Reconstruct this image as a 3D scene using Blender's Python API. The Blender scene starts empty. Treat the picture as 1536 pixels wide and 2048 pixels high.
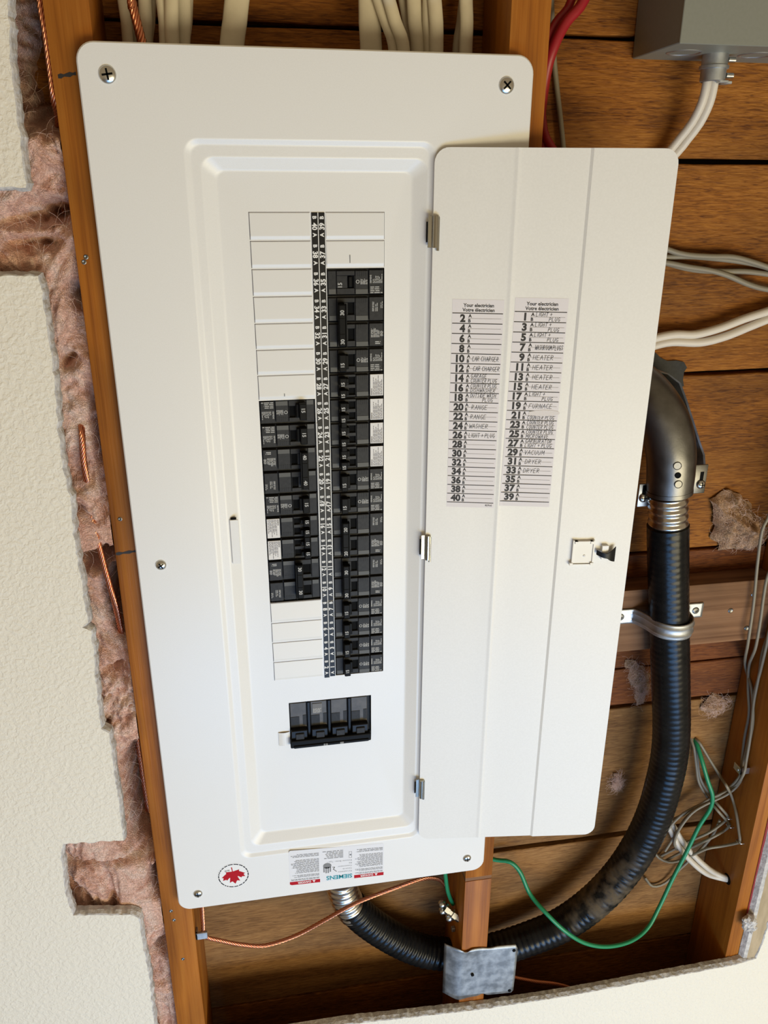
import bpy, bmesh, math, random
from mathutils import Vector, Matrix, noise
random.seed(7)
R = math.radians
# ------------------------------------------------------------------ scene, camera, light
scene = bpy.context.scene
col = scene.collection
Z0 = 1.62                     # height of the panel's reference line above the garage floor
FPX = 1605.68                 # focal length in pixels of the 1536x2048 frame
CAM = Vector((-0.03855, -0.79042, 0.01529))
RIGHT = Vector((0.98499943, -0.17253288, 0.00292082))
UP = Vector((0.06075814, 0.36261479, 0.92995643))
FWD = Vector((0.1615072, 0.91582909, -0.36765814))
cam = bpy.data.cameras.new('camera'); camo = bpy.data.objects.new('camera', cam); col.objects.link(camo)
cam.sensor_fit = 'VERTICAL'; cam.sensor_height = 36.0; cam.lens = FPX / 2048 * 36.0
cam.clip_start = 0.02; cam.clip_end = 50
camo.matrix_world = Matrix(((RIGHT.x, UP.x, -FWD.x, CAM.x), (RIGHT.y, UP.y, -FWD.y, CAM.y),
                            (RIGHT.z, UP.z, -FWD.z, CAM.z + Z0), (0, 0, 0, 1)))
scene.camera = camo
scene.view_settings.view_transform = 'Standard'; scene.view_settings.look = 'None'
scene.view_settings.gamma = 1.0; scene.view_settings.use_curve_mapping = False
scene.view_settings.exposure = 0.0
world = bpy.data.worlds.new('world'); scene.world = world; world.use_nodes = True
bg = world.node_tree.nodes['Background']
bg.inputs[0].default_value = (1.0, 0.75, 0.45, 1); bg.inputs[1].default_value = 0.32

def area(name, loc, target, sx, sy, power, color):
    l = bpy.data.lights.new(name, 'AREA'); l.shape = 'RECTANGLE'; l.size = sx; l.size_y = sy
    l.energy = power; l.color = color
    o = bpy.data.objects.new(name, l); col.objects.link(o)
    o.location = Vector(loc); d = Vector(target) - Vector(loc)
    o.rotation_euler = d.to_track_quat('-Z', 'Y').to_euler()
    return o
# daylight through the open garage door, low behind the photographer and to the right
area('garage_door_daylight', (1.05, -2.30, 0.45), (0.15, 0, 0.95), 1.9, 0.8, 49, (1.0, 0.88, 0.58))
# added cool blue fill, low in front of the wall, no known source behind it
area('cool_low_fill', (0.28, -1.40, 0.0), (0.05, 0, 0.7), 1.5, 0.7, 33, (0.17, 0.47, 1.0))

# ------------------------------------------------------------------ geometry helpers
def ray(px, py):
    return FWD * FPX + RIGHT * (px - 768) + UP * (1024 - py)
def at(px, py, y):            # point of depth y seen at a pixel
    d = ray(px, py); return CAM + d * ((y - CAM.y) / d.y)
def at_x(px, py, x):
    d = ray(px, py); return CAM + d * ((x - CAM.x) / d.x)
def at_pl(px, py, p0, n):
    d = ray(px, py); return CAM + d * ((p0 - CAM).dot(n) / d.dot(n))
ORI = {}                      # object -> origin in panel coordinates
class MB:
    def __init__(s): s.v = []; s.f = []; s.m = []
    def quad(s, a, b, c, d, m=0):
        i = len(s.v); s.v += [Vector(a), Vector(b), Vector(c), Vector(d)]; s.f.append((i, i+1, i+2, i+3)); s.m.append(m); return s
    def poly(s, pts, m=0):
        i = len(s.v); s.v += [Vector(p) for p in pts]; s.f.append(tuple(range(i, i+len(pts)))); s.m.append(m); return s
    def add(s, vs, fs, m=0):
        i = len(s.v); s.v += [Vector(v) for v in vs]
        for f in fs: s.f.append(tuple(i + k for k in f)); s.m.append(m)
        return s
    def box(s, x0, x1, y0, y1, z0, z1, m=0, bev=0, seg=1):
        if bev:
            bm = bmesh.new(); bmesh.ops.create_cube(bm, size=1)
            for v in bm.verts:
                v.co = Vector((x0 + (v.co.x + .5) * (x1 - x0), y0 + (v.co.y + .5) * (y1 - y0), z0 + (v.co.z + .5) * (z1 - z0)))
            bmesh.ops.bevel(bm, geom=list(bm.edges), offset=bev, segments=seg, affect='EDGES', profile=.5)
            s.frombm(bm, m); return s
        v = [(x, y, z) for x in (x0, x1) for y in (y0, y1) for z in (z0, z1)]
        return s.add(v, [(0, 1, 3, 2), (4, 6, 7, 5), (0, 4, 5, 1), (2, 3, 7, 6), (0, 2, 6, 4), (1, 5, 7, 3)], m)
    def frombm(s, bm, m=None):
        bm.verts.index_update(); i = len(s.v); s.v += [v.co.copy() for v in bm.verts]
        for f in bm.faces: s.f.append(tuple(i + v.index for v in f.verts)); s.m.append(f.material_index if m is None else m)
        bm.free(); return s
    def tube(s, pts, r, seg=12, m=0, ry=None, rfun=None, caps=True, side=None):
        n = len(pts); rings = []
        T = [(pts[min(i+1, n-1)] - pts[max(i-1, 0)]).normalized() for i in range(n)]
        a = Vector(side) if side else Vector((0, 1, 0))
        if abs(T[0].dot(a)) > .9: a = Vector((1, 0, 0))
        A = (a - T[0] * a.dot(T[0])).normalized(); i0 = len(s.v); L = 0
        for i in range(n):
            A = (A - T[i] * A.dot(T[i])).normalized(); B = T[i].cross(A)
            if i: L += (pts[i] - pts[i-1]).length
            for k in range(seg):
                t = 2 * math.pi * k / seg
                q = rfun(L, t, i / (n-1)) if rfun else r
                q2 = q * (ry / r) if ry else q
                s.v.append(pts[i] + A * (math.cos(t) * q) + B * (math.sin(t) * q2))
        for i in range(n-1):
            for k in range(seg):
                k2 = (k+1) % seg; b = i0 + i*seg
                s.f.append((b+k, b+k2, b+seg+k2, b+seg+k)); s.m.append(m)
        if caps:
            s.f.append(tuple(i0 + k for k in range(seg))[::-1]); s.m.append(m)
            s.f.append(tuple(i0 + (n-1)*seg + k for k in range(seg))); s.m.append(m)
        return s
    def cyl(s, a, b, r, seg=16, m=0, r2=None):
        a, b = Vector(a), Vector(b); rr2 = r if r2 is None else r2
        return s.tube([a, b], r, seg, m, rfun=lambda L, t, u: r + (rr2 - r) * u)
    def lathe(s, c, axis, prof, seg=20, m=0):
        c, ax = Vector(c), Vector(axis).normalized()
        a = Vector((1, 0, 0)) if abs(ax.x) < .9 else Vector((0, 0, 1))
        A = (a - ax * a.dot(ax)).normalized(); B = ax.cross(A); i0 = len(s.v)
        for (r, h) in prof:
            for k in range(seg):
                t = 2*math.pi*k/seg; s.v.append(c + ax*h + (A*math.cos(t) + B*math.sin(t))*r)
        for i in range(len(prof)-1):
            for k in range(seg):
                k2 = (k+1) % seg; b = i0+i*seg
                s.f.append((b+k, b+k2, b+seg+k2, b+seg+k)); s.m.append(m)
        if prof[-1][0] > 1e-7: s.f.append(tuple(i0+(len(prof)-1)*seg+k for k in range(seg))); s.m.append(m)
        return s
    def build(s, name, mats, parent=None, origin=None, smooth=None):
        if origin is None:
            if parent is not None: origin = ORI[parent]
            else:
                xs = [v.x for v in s.v]; ys = [v.y for v in s.v]; zs = [v.z for v in s.v]
                origin = Vector(((min(xs)+max(xs))/2, (min(ys)+max(ys))/2, min(zs)))
        origin = Vector(origin)
        me = bpy.data.meshes.new(name)
        me.from_pydata([v - origin for v in s.v], [], s.f)
        if not isinstance(mats, (list, tuple)): mats = [mats]
        for mt in mats: me.materials.append(mt)
        if len(mats) > 1:
            for p, mi in zip(me.polygons, s.m): p.material_index = mi
        if smooth is not None:
            for p in me.polygons: p.use_smooth = True
            me.set_sharp_from_angle(angle=R(smooth))
        me.update()
        o = bpy.data.objects.new(name, me); col.objects.link(o); ORI[o] = origin
        if parent is not None: o.parent = parent; o.location = origin - ORI[parent]
        else: o.location = origin + Vector((0, 0, Z0))
        return o
def tag(o, label=None, cat=None, group=None, kind=None):
    if label: o['label'] = label
    if cat: o['category'] = cat
    if group: o['group'] = group
    if kind: o['kind'] = kind
    return o
def empty(name, loc, label=None, cat=None, group=None, kind=None):
    o = bpy.data.objects.new(name, None); col.objects.link(o); ORI[o] = Vector(loc)
    o.location = Vector(loc) + Vector((0, 0, Z0)); o.empty_display_size = .02
    return tag(o, label, cat, group, kind)
def copy_tree(o, loc, roty=0, parent=None):
    c = o.copy(); col.objects.link(c); c.parent = parent
    if parent is None:
        c.location = Vector(loc) + Vector((0, 0, Z0)); c.rotation_euler = (0, roty, 0); ORI[c] = Vector(loc)
    for ch in o.children: copy_tree(ch, None, 0, c)
    return c
def spline(pts, step=.004, closed=False):
    P = [Vector(p) for p in pts]; out = []
    P = [P[0]*2 - P[1]] + P + [P[-1]*2 - P[-2]]
    for i in range(1, len(P)-2):
        a, b, c, d = P[i-1:i+3]; n = max(2, int((c-b).length/step))
        for k in range(n):
            t = k/n
            out.append(.5*((2*b) + (c-a)*t + (2*a-5*b+4*c-d)*t*t + (3*b-3*c+d-a)*t**3))
    out.append(P[-2]); return out
def pix(pts, step=.004):      # [(px, py, depth)] -> smooth path
    return spline([at(*p) for p in pts], step)

# text as flat geometry
_glyph = {}
def text_geo(body, bold):
    if (body, bold) in _glyph: return _glyph[(body, bold)]
    c = bpy.data.curves.new('t', 'FONT'); c.body = body; c.size = 1; c.offset = bold; c.resolution_u = 3
    o = bpy.data.objects.new('t', c); col.objects.link(o)
    me = bpy.data.meshes.new_from_object(o)
    vs = [(v.co.x, v.co.y) for v in me.vertices]; fs = [tuple(p.vertices) for p in me.polygons]
    bpy.data.objects.remove(o); bpy.data.curves.remove(c); bpy.data.meshes.remove(me)
    _glyph[(body, bold)] = (vs, fs); return vs, fs
def put_text(mb, body, size, x, y, mapf, align='L', bold=.012, m=0, sx=1.0):
    vs, fs = text_geo(body, bold)
    if not vs: return
    x0 = min(v[0] for v in vs); x1 = max(v[0] for v in vs); w = (x1-x0)*size*sx
    ox = x - {'L': 0, 'C': w/2, 'R': w}[align]
    mb.add([mapf(ox + (v[0]-x0)*size*sx, y + v[1]*size) for v in vs], fs, m)
def rect(mb, x0, y0, x1, y1, mapf, m=0):
    mb.quad(mapf(x0, y0), mapf(x1, y0), mapf(x1, y1), mapf(x0, y1), m)
def greek(mb, x0, y0, x1, y1, n, mapf, rng, fill=.5, m=0, ragged=.25):
    # lines of print too small to read
    h = (y1-y0)/n
    for i in range(n):
        y = y1 - (i+1)*h; x = x0; xe = x1 - (x1-x0)*ragged*rng.random()
        while x < xe:
            w = h*rng.uniform(1.2, 3.6); rect(mb, x, y, min(x+w, xe), y+h*fill, mapf, m); x += w + h*.45
def stroke(mb, pts, w, mapf, m=0):
    for (a, b) in zip(pts[:-1], pts[1:]):
        dx, dy = b[0]-a[0], b[1]-a[1]; L = math.hypot(dx, dy)
        if L < 1e-7: continue
        nx, ny = -dy/L*w/2, dx/L*w/2; ex, ey = dx/L*w*.3, dy/L*w*.3
        mb.quad(mapf(a[0]-ex+nx, a[1]-ey+ny), mapf(a[0]-ex-nx, a[1]-ey-ny), mapf(b[0]+ex-nx, b[1]+ey-ny), mapf(b[0]+ex+nx, b[1]+ey+ny), m)
PEN = {'A': [[(0,0),(.3,1),(.6,0)],[(.1,.38),(.55,.42)]], 'B': [[(0,0),(.02,1),(.4,.9),(.4,.6),(.02,.52),(.5,.38),(.46,.08),(0,0)]],
 'C': [[(.55,.86),(.3,1),(.05,.7),(.05,.28),(.26,0),(.58,.12)]], 'D': [[(0,0),(.04,1),(.42,.85),(.55,.5),(.4,.1),(0,0)]],
 'E': [[(.5,1),(.02,.96),(0,0),(.52,.02)],[(0,.5),(.4,.54)]], 'F': [[(.52,1),(.02,.95),(0,0)],[(0,.52),(.4,.55)]],
 'G': [[(.55,.86),(.3,1),(.05,.7),(.05,.25),(.3,0),(.5,.1),(.52,.45),(.3,.43)]], 'H': [[(0,1),(0,0)],[(.5,1),(.48,0)],[(0,.48),(.5,.54)]],
 'I': [[(.1,1),(.08,0)]], 'K': [[(0,1),(0,0)],[(.5,1),(.05,.5),(.55,0)]], 'L': [[(0,1),(0,0),(.48,.04)]],
 'M': [[(0,0),(.06,1),(.32,.3),(.58,1),(.66,0)]], 'N': [[(0,0),(.04,1),(.48,0),(.52,1)]],
 'O': [[(.3,1),(.05,.7),(.06,.25),(.3,0),(.54,.3),(.52,.75),(.3,1)]], 'P': [[(0,0),(.04,1),(.44,.9),(.44,.58),(.02,.46)]],
 'R': [[(0,0),(.04,1),(.44,.9),(.42,.58),(.02,.48),(.52,0)]], 'S': [[(.5,.88),(.25,1),(.05,.78),(.45,.35),(.3,.02),(0,.12)]],
 'T': [[(0,1),(.58,.98)],[(.28,1),(.26,0)]], 'U': [[(0,1),(.02,.25),(.25,0),(.46,.25),(.5,1)]], 'V': [[(0,1),(.26,0),(.52,1)]],
 'W': [[(0,1),(.15,0),(.34,.7),(.5,0),(.68,1)]], 'Y': [[(0,1),(.26,.5),(.52,1)],[(.26,.5),(.22,0)]], '+': [[(.25,.85),(.25,.2)],[(0,.52),(.5,.56)]]}
def handwrite(mb, body, x, y, h, mapf, rng, maxw=None, pen=.00036, slant=.16):
    adv = sum(.34 if c == ' ' else (.3 if c == 'I' else .78) for c in body)*h*.95
    k = 1 if not maxw or adv <= maxw else maxw/adv
    for c in body:
        if c == ' ': x += .34*h*.95*k; continue
        for st in PEN[c]:
            j = rng.uniform(-.04, .04)
            stroke(mb, [(x + (p[0] + slant*p[1])*h*.95*k + rng.uniform(-.02, .02)*h, y + (p[1] + j)*h + rng.uniform(-.03, .03)*h) for p in st], pen, mapf)
        x += (.3 if c == 'I' else .78)*h*.95*k
    return x

# ------------------------------------------------------------------ materials
def mat(name, color, rough=.5, metal=0, spec=.5):
    m = bpy.data.materials.new(name); m.use_nodes = True; b = m.node_tree.nodes['Principled BSDF']
    b.inputs['Base Color'].default_value = (*color, 1); b.inputs['Roughness'].default_value = rough
    b.inputs['Metallic'].default_value = metal; b.inputs['Specular IOR Level'].default_value = spec
    return m
def nodes(m): return m.node_tree.nodes, m.node_tree.links, m.node_tree.nodes['Principled BSDF']
def noisy(m, c1, c2, scale=(60, 60, 60), detail=4, bump=0, bscale=None, lo=.35, hi=.65, dist=.001, distort=0, rough=None):
    N, L, b = nodes(m)
    tc = N.new('ShaderNodeTexCoord'); mp = N.new('ShaderNodeMapping'); mp.inputs['Scale'].default_value = scale
    L.new(tc.outputs['Object'], mp.inputs['Vector'])
    n = N.new('ShaderNodeTexNoise'); n.inputs['Scale'].default_value = 1; n.inputs['Detail'].default_value = detail; n.inputs['Distortion'].default_value = distort
    L.new(mp.outputs[0], n.inputs['Vector'])
    r = N.new('ShaderNodeValToRGB'); r.color_ramp.elements[0].position = lo; r.color_ramp.elements[1].position = hi
    r.color_ramp.elements[0].color = (*c1, 1); r.color_ramp.elements[1].color = (*c2, 1)
    L.new(n.outputs['Fac'], r.inputs[0]); L.new(r.outputs[0], b.inputs['Base Color'])
    if rough:
        mr = N.new('ShaderNodeMapRange'); mr.inputs[3].default_value = rough[0]; mr.inputs[4].default_value = rough[1]
        L.new(n.outputs['Fac'], mr.inputs[0]); L.new(mr.outputs[0], b.inputs['Roughness'])
    if bump:
        mp2 = N.new('ShaderNodeMapping'); mp2.inputs['Scale'].default_value = bscale or scale; L.new(tc.outputs['Object'], mp2.inputs['Vector'])
        n2 = N.new('ShaderNodeTexNoise'); n2.inputs['Scale'].default_value = 1; n2.inputs['Detail'].default_value = 4; L.new(mp2.outputs[0], n2.inputs['Vector'])
        bp = N.new('ShaderNodeBump'); bp.inputs['Strength'].default_value = bump; bp.inputs['Distance'].default_value = dist
        L.new(n2.outputs['Fac'], bp.inputs['Height']); L.new(bp.outputs[0], b.inputs['Normal'])
    return m
def wood(name, dark, mid, light, along, rough=.7, ring=40, a=.55, c=.9, bump=.8, fs=(55, 200, 520), bs=(45, 80, 330)):
    """plank wood: growth bands, short saw fibres and broad stain patches; grain runs along axis 'x' or 'z'"""
    m = mat(name, mid, rough, 0, .3); N, L, b = nodes(m)
    tc = N.new('ShaderNodeTexCoord'); oi = N.new('ShaderNodeObjectInfo')
    off = N.new('ShaderNodeVectorMath'); off.operation = 'SCALE'; off.inputs[0].default_value = (37, 11, 23)
    L.new(oi.outputs['Random'], off.inputs['Scale'])
    addv = N.new('ShaderNodeVectorMath'); L.new(tc.outputs['Object'], addv.inputs[0]); L.new(off.outputs[0], addv.inputs[1])
    def nz(sc, detail, dist=0):
        mp = N.new('ShaderNodeMapping'); mp.inputs['Scale'].default_value = sc if along == 'x' else (sc[2], sc[1], sc[0])
        L.new(addv.outputs[0], mp.inputs['Vector']); n = N.new('ShaderNodeTexNoise'); n.inputs['Scale'].default_value = 1
        n.inputs['Detail'].default_value = detail; n.inputs['Distortion'].default_value = dist; L.new(mp.outputs[0], n.inputs['Vector']); return n.outputs['Fac']
    def ma(x, k, o):
        q = N.new('ShaderNodeMath'); q.operation = 'MULTIPLY_ADD'; L.new(x, q.inputs[0]); q.inputs[1].default_value = k
        if isinstance(o, float): q.inputs[2].default_value = o
        else: L.new(o, q.inputs[2])
        return q.outputs[0]
    band = nz((2.6, ring*.6, ring), 4, .5); fib = nz(fs, 3, .8); stain = nz((5, 7, 12), 4, .3)
    v = ma(band, a, .5 - a*.5 - c*.5); v = ma(fib, c, v)
    r = N.new('ShaderNodeValToRGB'); e = r.color_ramp.elements; e[0].position = .26; e[0].color = (*dark, 1); e[1].position = .76; e[1].color = (*light, 1)
    em = e.new(.5); em.color = (*mid, 1); L.new(v, r.inputs[0])
    mr = N.new('ShaderNodeMapRange'); mr.inputs[1].default_value = .32; mr.inputs[2].default_value = .68; mr.inputs[3].default_value = .66; mr.inputs[4].default_value = 1.18
    L.new(stain, mr.inputs[0]); ml = N.new('ShaderNodeVectorMath'); ml.operation = 'SCALE'
    L.new(r.outputs[0], ml.inputs[0]); L.new(mr.outputs[0], ml.inputs['Scale']); L.new(ml.outputs[0], b.inputs['Base Color'])
    bn = nz(bs, 5, .8); bp = N.new('ShaderNodeBump'); bp.inputs['Strength'].default_value = bump; bp.inputs['Distance'].default_value = .0016
    L.new(bn, bp.inputs['Height']); L.new(bp.outputs[0], b.inputs['Normal'])
    return m
M = {}
M['board'] = wood('resawn_board', (.10, .028, .003), (.26, .090, .010), (.38, .150, .022), 'x', a=.5, c=1.0, fs=(60, 200, 620))
M['board_red'] = wood('red_board', (.075, .018, .004), (.18, .052, .010), (.27, .092, .020), 'x')
M['board_tan'] = wood('tan_board', (.11, .045, .010), (.24, .115, .034), (.35, .185, .062), 'x', a=.45, c=.8)
M['stud'] = wood('stud_wood', (.21, .058, .004), (.36, .118, .011), (.45, .168, .022), 'z', .5, 90, .8, .35, .25, (9, 200, 420), (9, 60, 300))
M['block'] = wood('block_wood', (.14, .062, .026), (.25, .125, .060), (.33, .18, .095), 'x', .7, 110, .9, .3, .35, (9, 200, 420), (9, 60, 300))
M['white'] = noisy(mat('white_enamel', (.78, .78, .76), .34), (.77, .77, .755), (.79, .79, .775), (900,)*3, 2, .05, (700,)*3, dist=.0004)
M['door'] = noisy(mat('door_enamel', (.76, .755, .73), .42), (.75, .745, .72), (.775, .77, .745), (500,)*3, 2, .04, (700,)*3, dist=.0004)
M['filler'] = mat('filler_enamel', (.77, .77, .755), .38)
M['black'] = mat('black_plastic', (.007, .007, .008), .4, 0, .25)
M['handle'] = mat('handle_black', (.0035, .0035, .0035), .5, 0, .12)
M['slot'] = mat('slot_black', (.002, .002, .002), .7, 0, .1)
M['char'] = noisy(mat('charcoal_plastic', (.026, .026, .027), .5, 0, .2), (.022, .0225, .024), (.030, .0305, .032), (300,)*3)
M['grey_tab'] = mat('grey_tab', (.075, .075, .07), .55)
M['smoke'] = noisy(mat('smoked_plastic', (.09, .08, .07), .4, 0, .3), (.075, .068, .06), (.105, .095, .083), (120,)*3)
M['print'] = mat('pale_print', (.42, .42, .41), .6)
M['white_print'] = mat('white_print', (.80, .80, .79), .6)
M['paper'] = mat('paper', (.74, .71, .73), .7)
M['wlabel'] = mat('white_label', (.72, .71, .70), .6)
M['ink'] = mat('black_ink', (.012, .010, .010), .6)
M['pen'] = mat('pen_ink', (.03, .03, .033), .6)
M['greyink'] = mat('grey_ink', (.20, .20, .20), .6)
M['thinline'] = mat('thin_line_ink', (.17, .16, .165), .6)
M['red'] = mat('red_print', (.42, .003, .010), .6, 0, .2)
M['teal'] = mat('teal_print', (.0, .25, .30), .5)
M['zinc'] = mat('zinc_plate', (.62, .62, .60), .28, 1)
M['galv'] = noisy(mat('galvanized', (.45, .47, .48), .45, 1), (.42, .44, .455), (.56, .58, .59), (70,)*3, 5, .05, (400,)*3, rough=(.42, .62))
M['cast'] = noisy(mat('cast_metal', (.25, .25, .25), .42, 1), (.155, .152, .142), (.215, .21, .20), (45,)*3, 3, .06, (500,)*3, rough=(.34, .46))
M['plate'] = noisy(mat('aged_galvanized', (.32, .34, .345), .5, 1), (.25, .265, .275), (.42, .435, .44), (75,)*3, 7, .1, (300,)*3, lo=.38, hi=.62, rough=(.42, .66))
M['hinge'] = mat('hinge_steel', (.42, .41, .37), .22, 1)
M['flex'] = mat('flex_steel', (.62, .60, .57), .26, 1)
M['conduit'] = noisy(mat('black_jacket', (.006, .0065, .007), .3, 0, .22), (.005, .0055, .006), (.010, .010, .010), (45,)*3, 5, .10, (200,)*3, rough=(.20, .34))
def dust(m, centre, rad):
    N, L, b = nodes(m); old = b.inputs['Base Color'].links[0].from_socket; oldr = b.inputs['Roughness'].links[0].from_socket
    tc = N.new('ShaderNodeTexCoord'); d = N.new('ShaderNodeVectorMath'); d.operation = 'DISTANCE'; d.inputs[1].default_value = centre; L.new(tc.outputs['Object'], d.inputs[0])
    mr = N.new('ShaderNodeMapRange'); mr.inputs[1].default_value = rad; mr.inputs[2].default_value = rad*.35; L.new(d.outputs['Value'], mr.inputs[0])
    n = N.new('ShaderNodeTexNoise'); n.inputs['Scale'].default_value = 55; n.inputs['Detail'].default_value = 8; L.new(tc.outputs['Object'], n.inputs['Vector'])
    r = N.new('ShaderNodeValToRGB'); r.color_ramp.elements[0].position = .40; r.color_ramp.elements[1].position = .62; L.new(n.outputs['Fac'], r.inputs[0])
    mu = N.new('ShaderNodeMath'); mu.operation = 'MULTIPLY'; L.new(mr.outputs[0], mu.inputs[0]); L.new(r.outputs[0], mu.inputs[1])
    m2 = N.new('ShaderNodeMath'); m2.operation = 'MULTIPLY'; m2.inputs[1].default_value = .75; L.new(mu.outputs[0], m2.inputs[0])
    mx = N.new('ShaderNodeMix'); mx.data_type = 'RGBA'; L.new(m2.outputs[0], mx.inputs['Factor']); L.new(old, mx.inputs['A']); mx.inputs['B'].default_value = (.13, .095, .055, 1); L.new(mx.outputs['Result'], b.inputs['Base Color'])
    mf = N.new('ShaderNodeMix'); L.new(m2.outputs[0], mf.inputs['Factor']); L.new(oldr, mf.inputs['A']); mf.inputs['B'].default_value = .95; L.new(mf.outputs['Result'], b.inputs['Roughness'])
dust(M['conduit'], at(1195, 1785, .03) - at(1336, 1060, .04), .10)
M['greybox'] = noisy(mat('grey_enamel', (.21, .215, .18), .5), (.205, .21, .175), (.215, .22, .185), (300,)*3)
M['tub'] = mat('tub_grey', (.30, .30, .29), .5)
M['cable'] = noisy(mat('cable_white', (.62, .56, .43), .5), (.58, .52, .40), (.66, .60, .47), (50,)*3, bump=.1, bscale=(90,)*3)
M['cablew'] = mat('cable_bright', (.68, .62, .53), .45)
M['cableg'] = mat('cable_grey', (.24, .21, .155), .5)
M['cabler'] = mat('cable_red', (.33, .012, .018), .4)
M['green'] = mat('green_jacket', (.012, .24, .10), .4)
M['copper'] = mat('copper', (.72, .30, .17), .3, 1)
M['felt'] = mat('dark_felt', (.012, .009, .007), .9)
M['gypsum'] = noisy(mat('gypsum_core', (.52, .50, .48), .9), (.42, .405, .39), (.62, .60, .575), (140,)*3, 6, .6, (260,)*3, dist=.002)
M['tan'] = noisy(mat('tan_paper', (.40, .31, .19), .85), (.36, .28, .17), (.46, .36, .23), (120, 120, 25), 4, .4, (200,)*3)
M['plaster'] = None
def plaster():
    m = mat('orange_peel_paint', (.78, .735, .63), .75); N, L, b = nodes(m)
    tc = N.new('ShaderNodeTexCoord')
    v = N.new('ShaderNodeTexNoise'); v.inputs['Scale'].default_value = 210; v.inputs['Detail'].default_value = 3; v.inputs['Roughness'].default_value = .5; v.inputs['Distortion'].default_value = .5
    L.new(tc.outputs['Object'], v.inputs['Vector'])
    r = N.new('ShaderNodeValToRGB'); r.color_ramp.elements[0].position = .38; r.color_ramp.elements[1].position = .66; L.new(v.outputs['Fac'], r.inputs[0])
    bp = N.new('ShaderNodeBump'); bp.inputs['Strength'].default_value = .45; bp.inputs['Distance'].default_value = .0014
    L.new(r.outputs[0], bp.inputs['Height']); L.new(bp.outputs[0], b.inputs['Normal'])
    return m
M['plaster'] = plaster()
def fluff(name, c1, c2, c3):
    m = mat(name, c2, 1, 0, .1); N, L, b = nodes(m); tc = N.new('ShaderNodeTexCoord')
    n = N.new('ShaderNodeTexNoise'); n.inputs['Scale'].default_value = 28; n.inputs['Detail'].default_value = 8; n.inputs['Distortion'].default_value = 1.6; L.new(tc.outputs['Object'], n.inputs['Vector'])
    r = N.new('ShaderNodeValToRGB'); e = r.color_ramp.elements; e[0].position = .3; e[0].color = (*c1, 1); e[1].position = .72; e[1].color = (*c3, 1); x = e.new(.5); x.color = (*c2, 1)
    L.new(n.outputs['Fac'], r.inputs[0]); L.new(r.outputs[0], b.inputs['Base Color'])
    n2 = N.new('ShaderNodeTexNoise'); n2.inputs['Scale'].default_value = 190; n2.inputs['Detail'].default_value = 8; n2.inputs['Distortion'].default_value = 3.5; L.new(tc.outputs['Object'], n2.inputs['Vector'])
    bp = N.new('ShaderNodeBump'); bp.inputs['Strength'].default_value = 1.0; bp.inputs['Distance'].default_value = .004; L.new(n2.outputs['Fac'], bp.inputs['Height']); L.new(bp.outputs[0], b.inputs['Normal'])
    pass
    return m
M['pink'] = fluff('pink_fibreglass', (.62, .32, .23), (.86, .54, .42), (.94, .72, .60))
M['fibre'] = mat('pale_fibre', (.80, .58, .49), .9)
M['dusty'] = fluff('dusty_fibreglass', (.28, .18, .10), (.56, .35, .22), (.68, .47, .33))
M['concrete'] = noisy(mat('concrete', (.35, .34, .32), .8), (.30, .29, .275), (.40, .39, .37), (6, 6, 6), 6, .3, (40,)*3)

# ------------------------------------------------------------------ the setting
YS, YB = .013, .105           # stud faces, sheathing faces
fl = MB(); fl.box(-3, 3.5, -4, YB + .02, -Z0 - .1, -Z0)
tag(fl.build('floor', M['concrete']), 'grey concrete garage floor below the open wall', 'floor', kind='structure')

wb = empty('wall_back', (0, YB, -Z0), 'wall of rough brown sheathing boards behind the studs', 'wall', kind='structure')
MB().box(-1.5, 1.9, .126, .13, -Z0, .66).build('building_paper', M['felt'], wb)
joints = [.66, .405, .1665, .0505, -.187, -.425, -.603, -.667, -.906, -1.145, -1.385, -Z0]
gaps = [.004, .004, .0045, .005, .0055, .0045, .0022, .007, .0075, .004, .004, .004]
rng = random.Random(3)
for i in range(len(joints)-1):
    zt, zb = joints[i] - gaps[i]/2, joints[i+1] + gaps[i+1]/2
    dy = rng.uniform(-.0012, .0012)
    b = MB(); nx = 140; x0, x1 = -1.5, 1.9
    top = [zt + noise.noise(Vector((k*.35, i*7.1, 1)))*.0014 for k in range(nx+1)]
    bot = [zb + noise.noise(Vector((k*.35, i*7.1, 9)))*.0014 for k in range(nx+1)]
    for k in range(nx):
        a, c = x0 + (x1-x0)*k/nx, x0 + (x1-x0)*(k+1)/nx; y = YB + dy; c2 = .0012
        b.quad((a, y, bot[k]+c2), (c, y, bot[k+1]+c2), (c, y, top[k+1]-c2), (a, y, top[k]-c2))
        b.quad((a, y, top[k]-c2), (c, y, top[k+1]-c2), (c, y+c2, top[k+1]), (a, y+c2, top[k]))
        b.quad((a, y+c2, top[k]), (c, y+c2, top[k+1]), (c, y+.019, top[k+1]), (a, y+.019, top[k]))
        b.quad((a, y+c2, bot[k]), (c, y+c2, bot[k+1]), (c, y, bot[k+1]+c2), (a, y, bot[k]+c2))
        b.quad((a, y+.019, bot[k]), (c, y+.019, bot[k+1]), (c, y+c2, bot[k+1]), (a, y+c2, bot[k]))
    b.build('sheathing_board', M[('board', 'board', 'board', 'board', 'board', 'board_red', 'board_red', 'board_tan', 'board_tan', 'board', 'board')[i]], wb)

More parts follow.
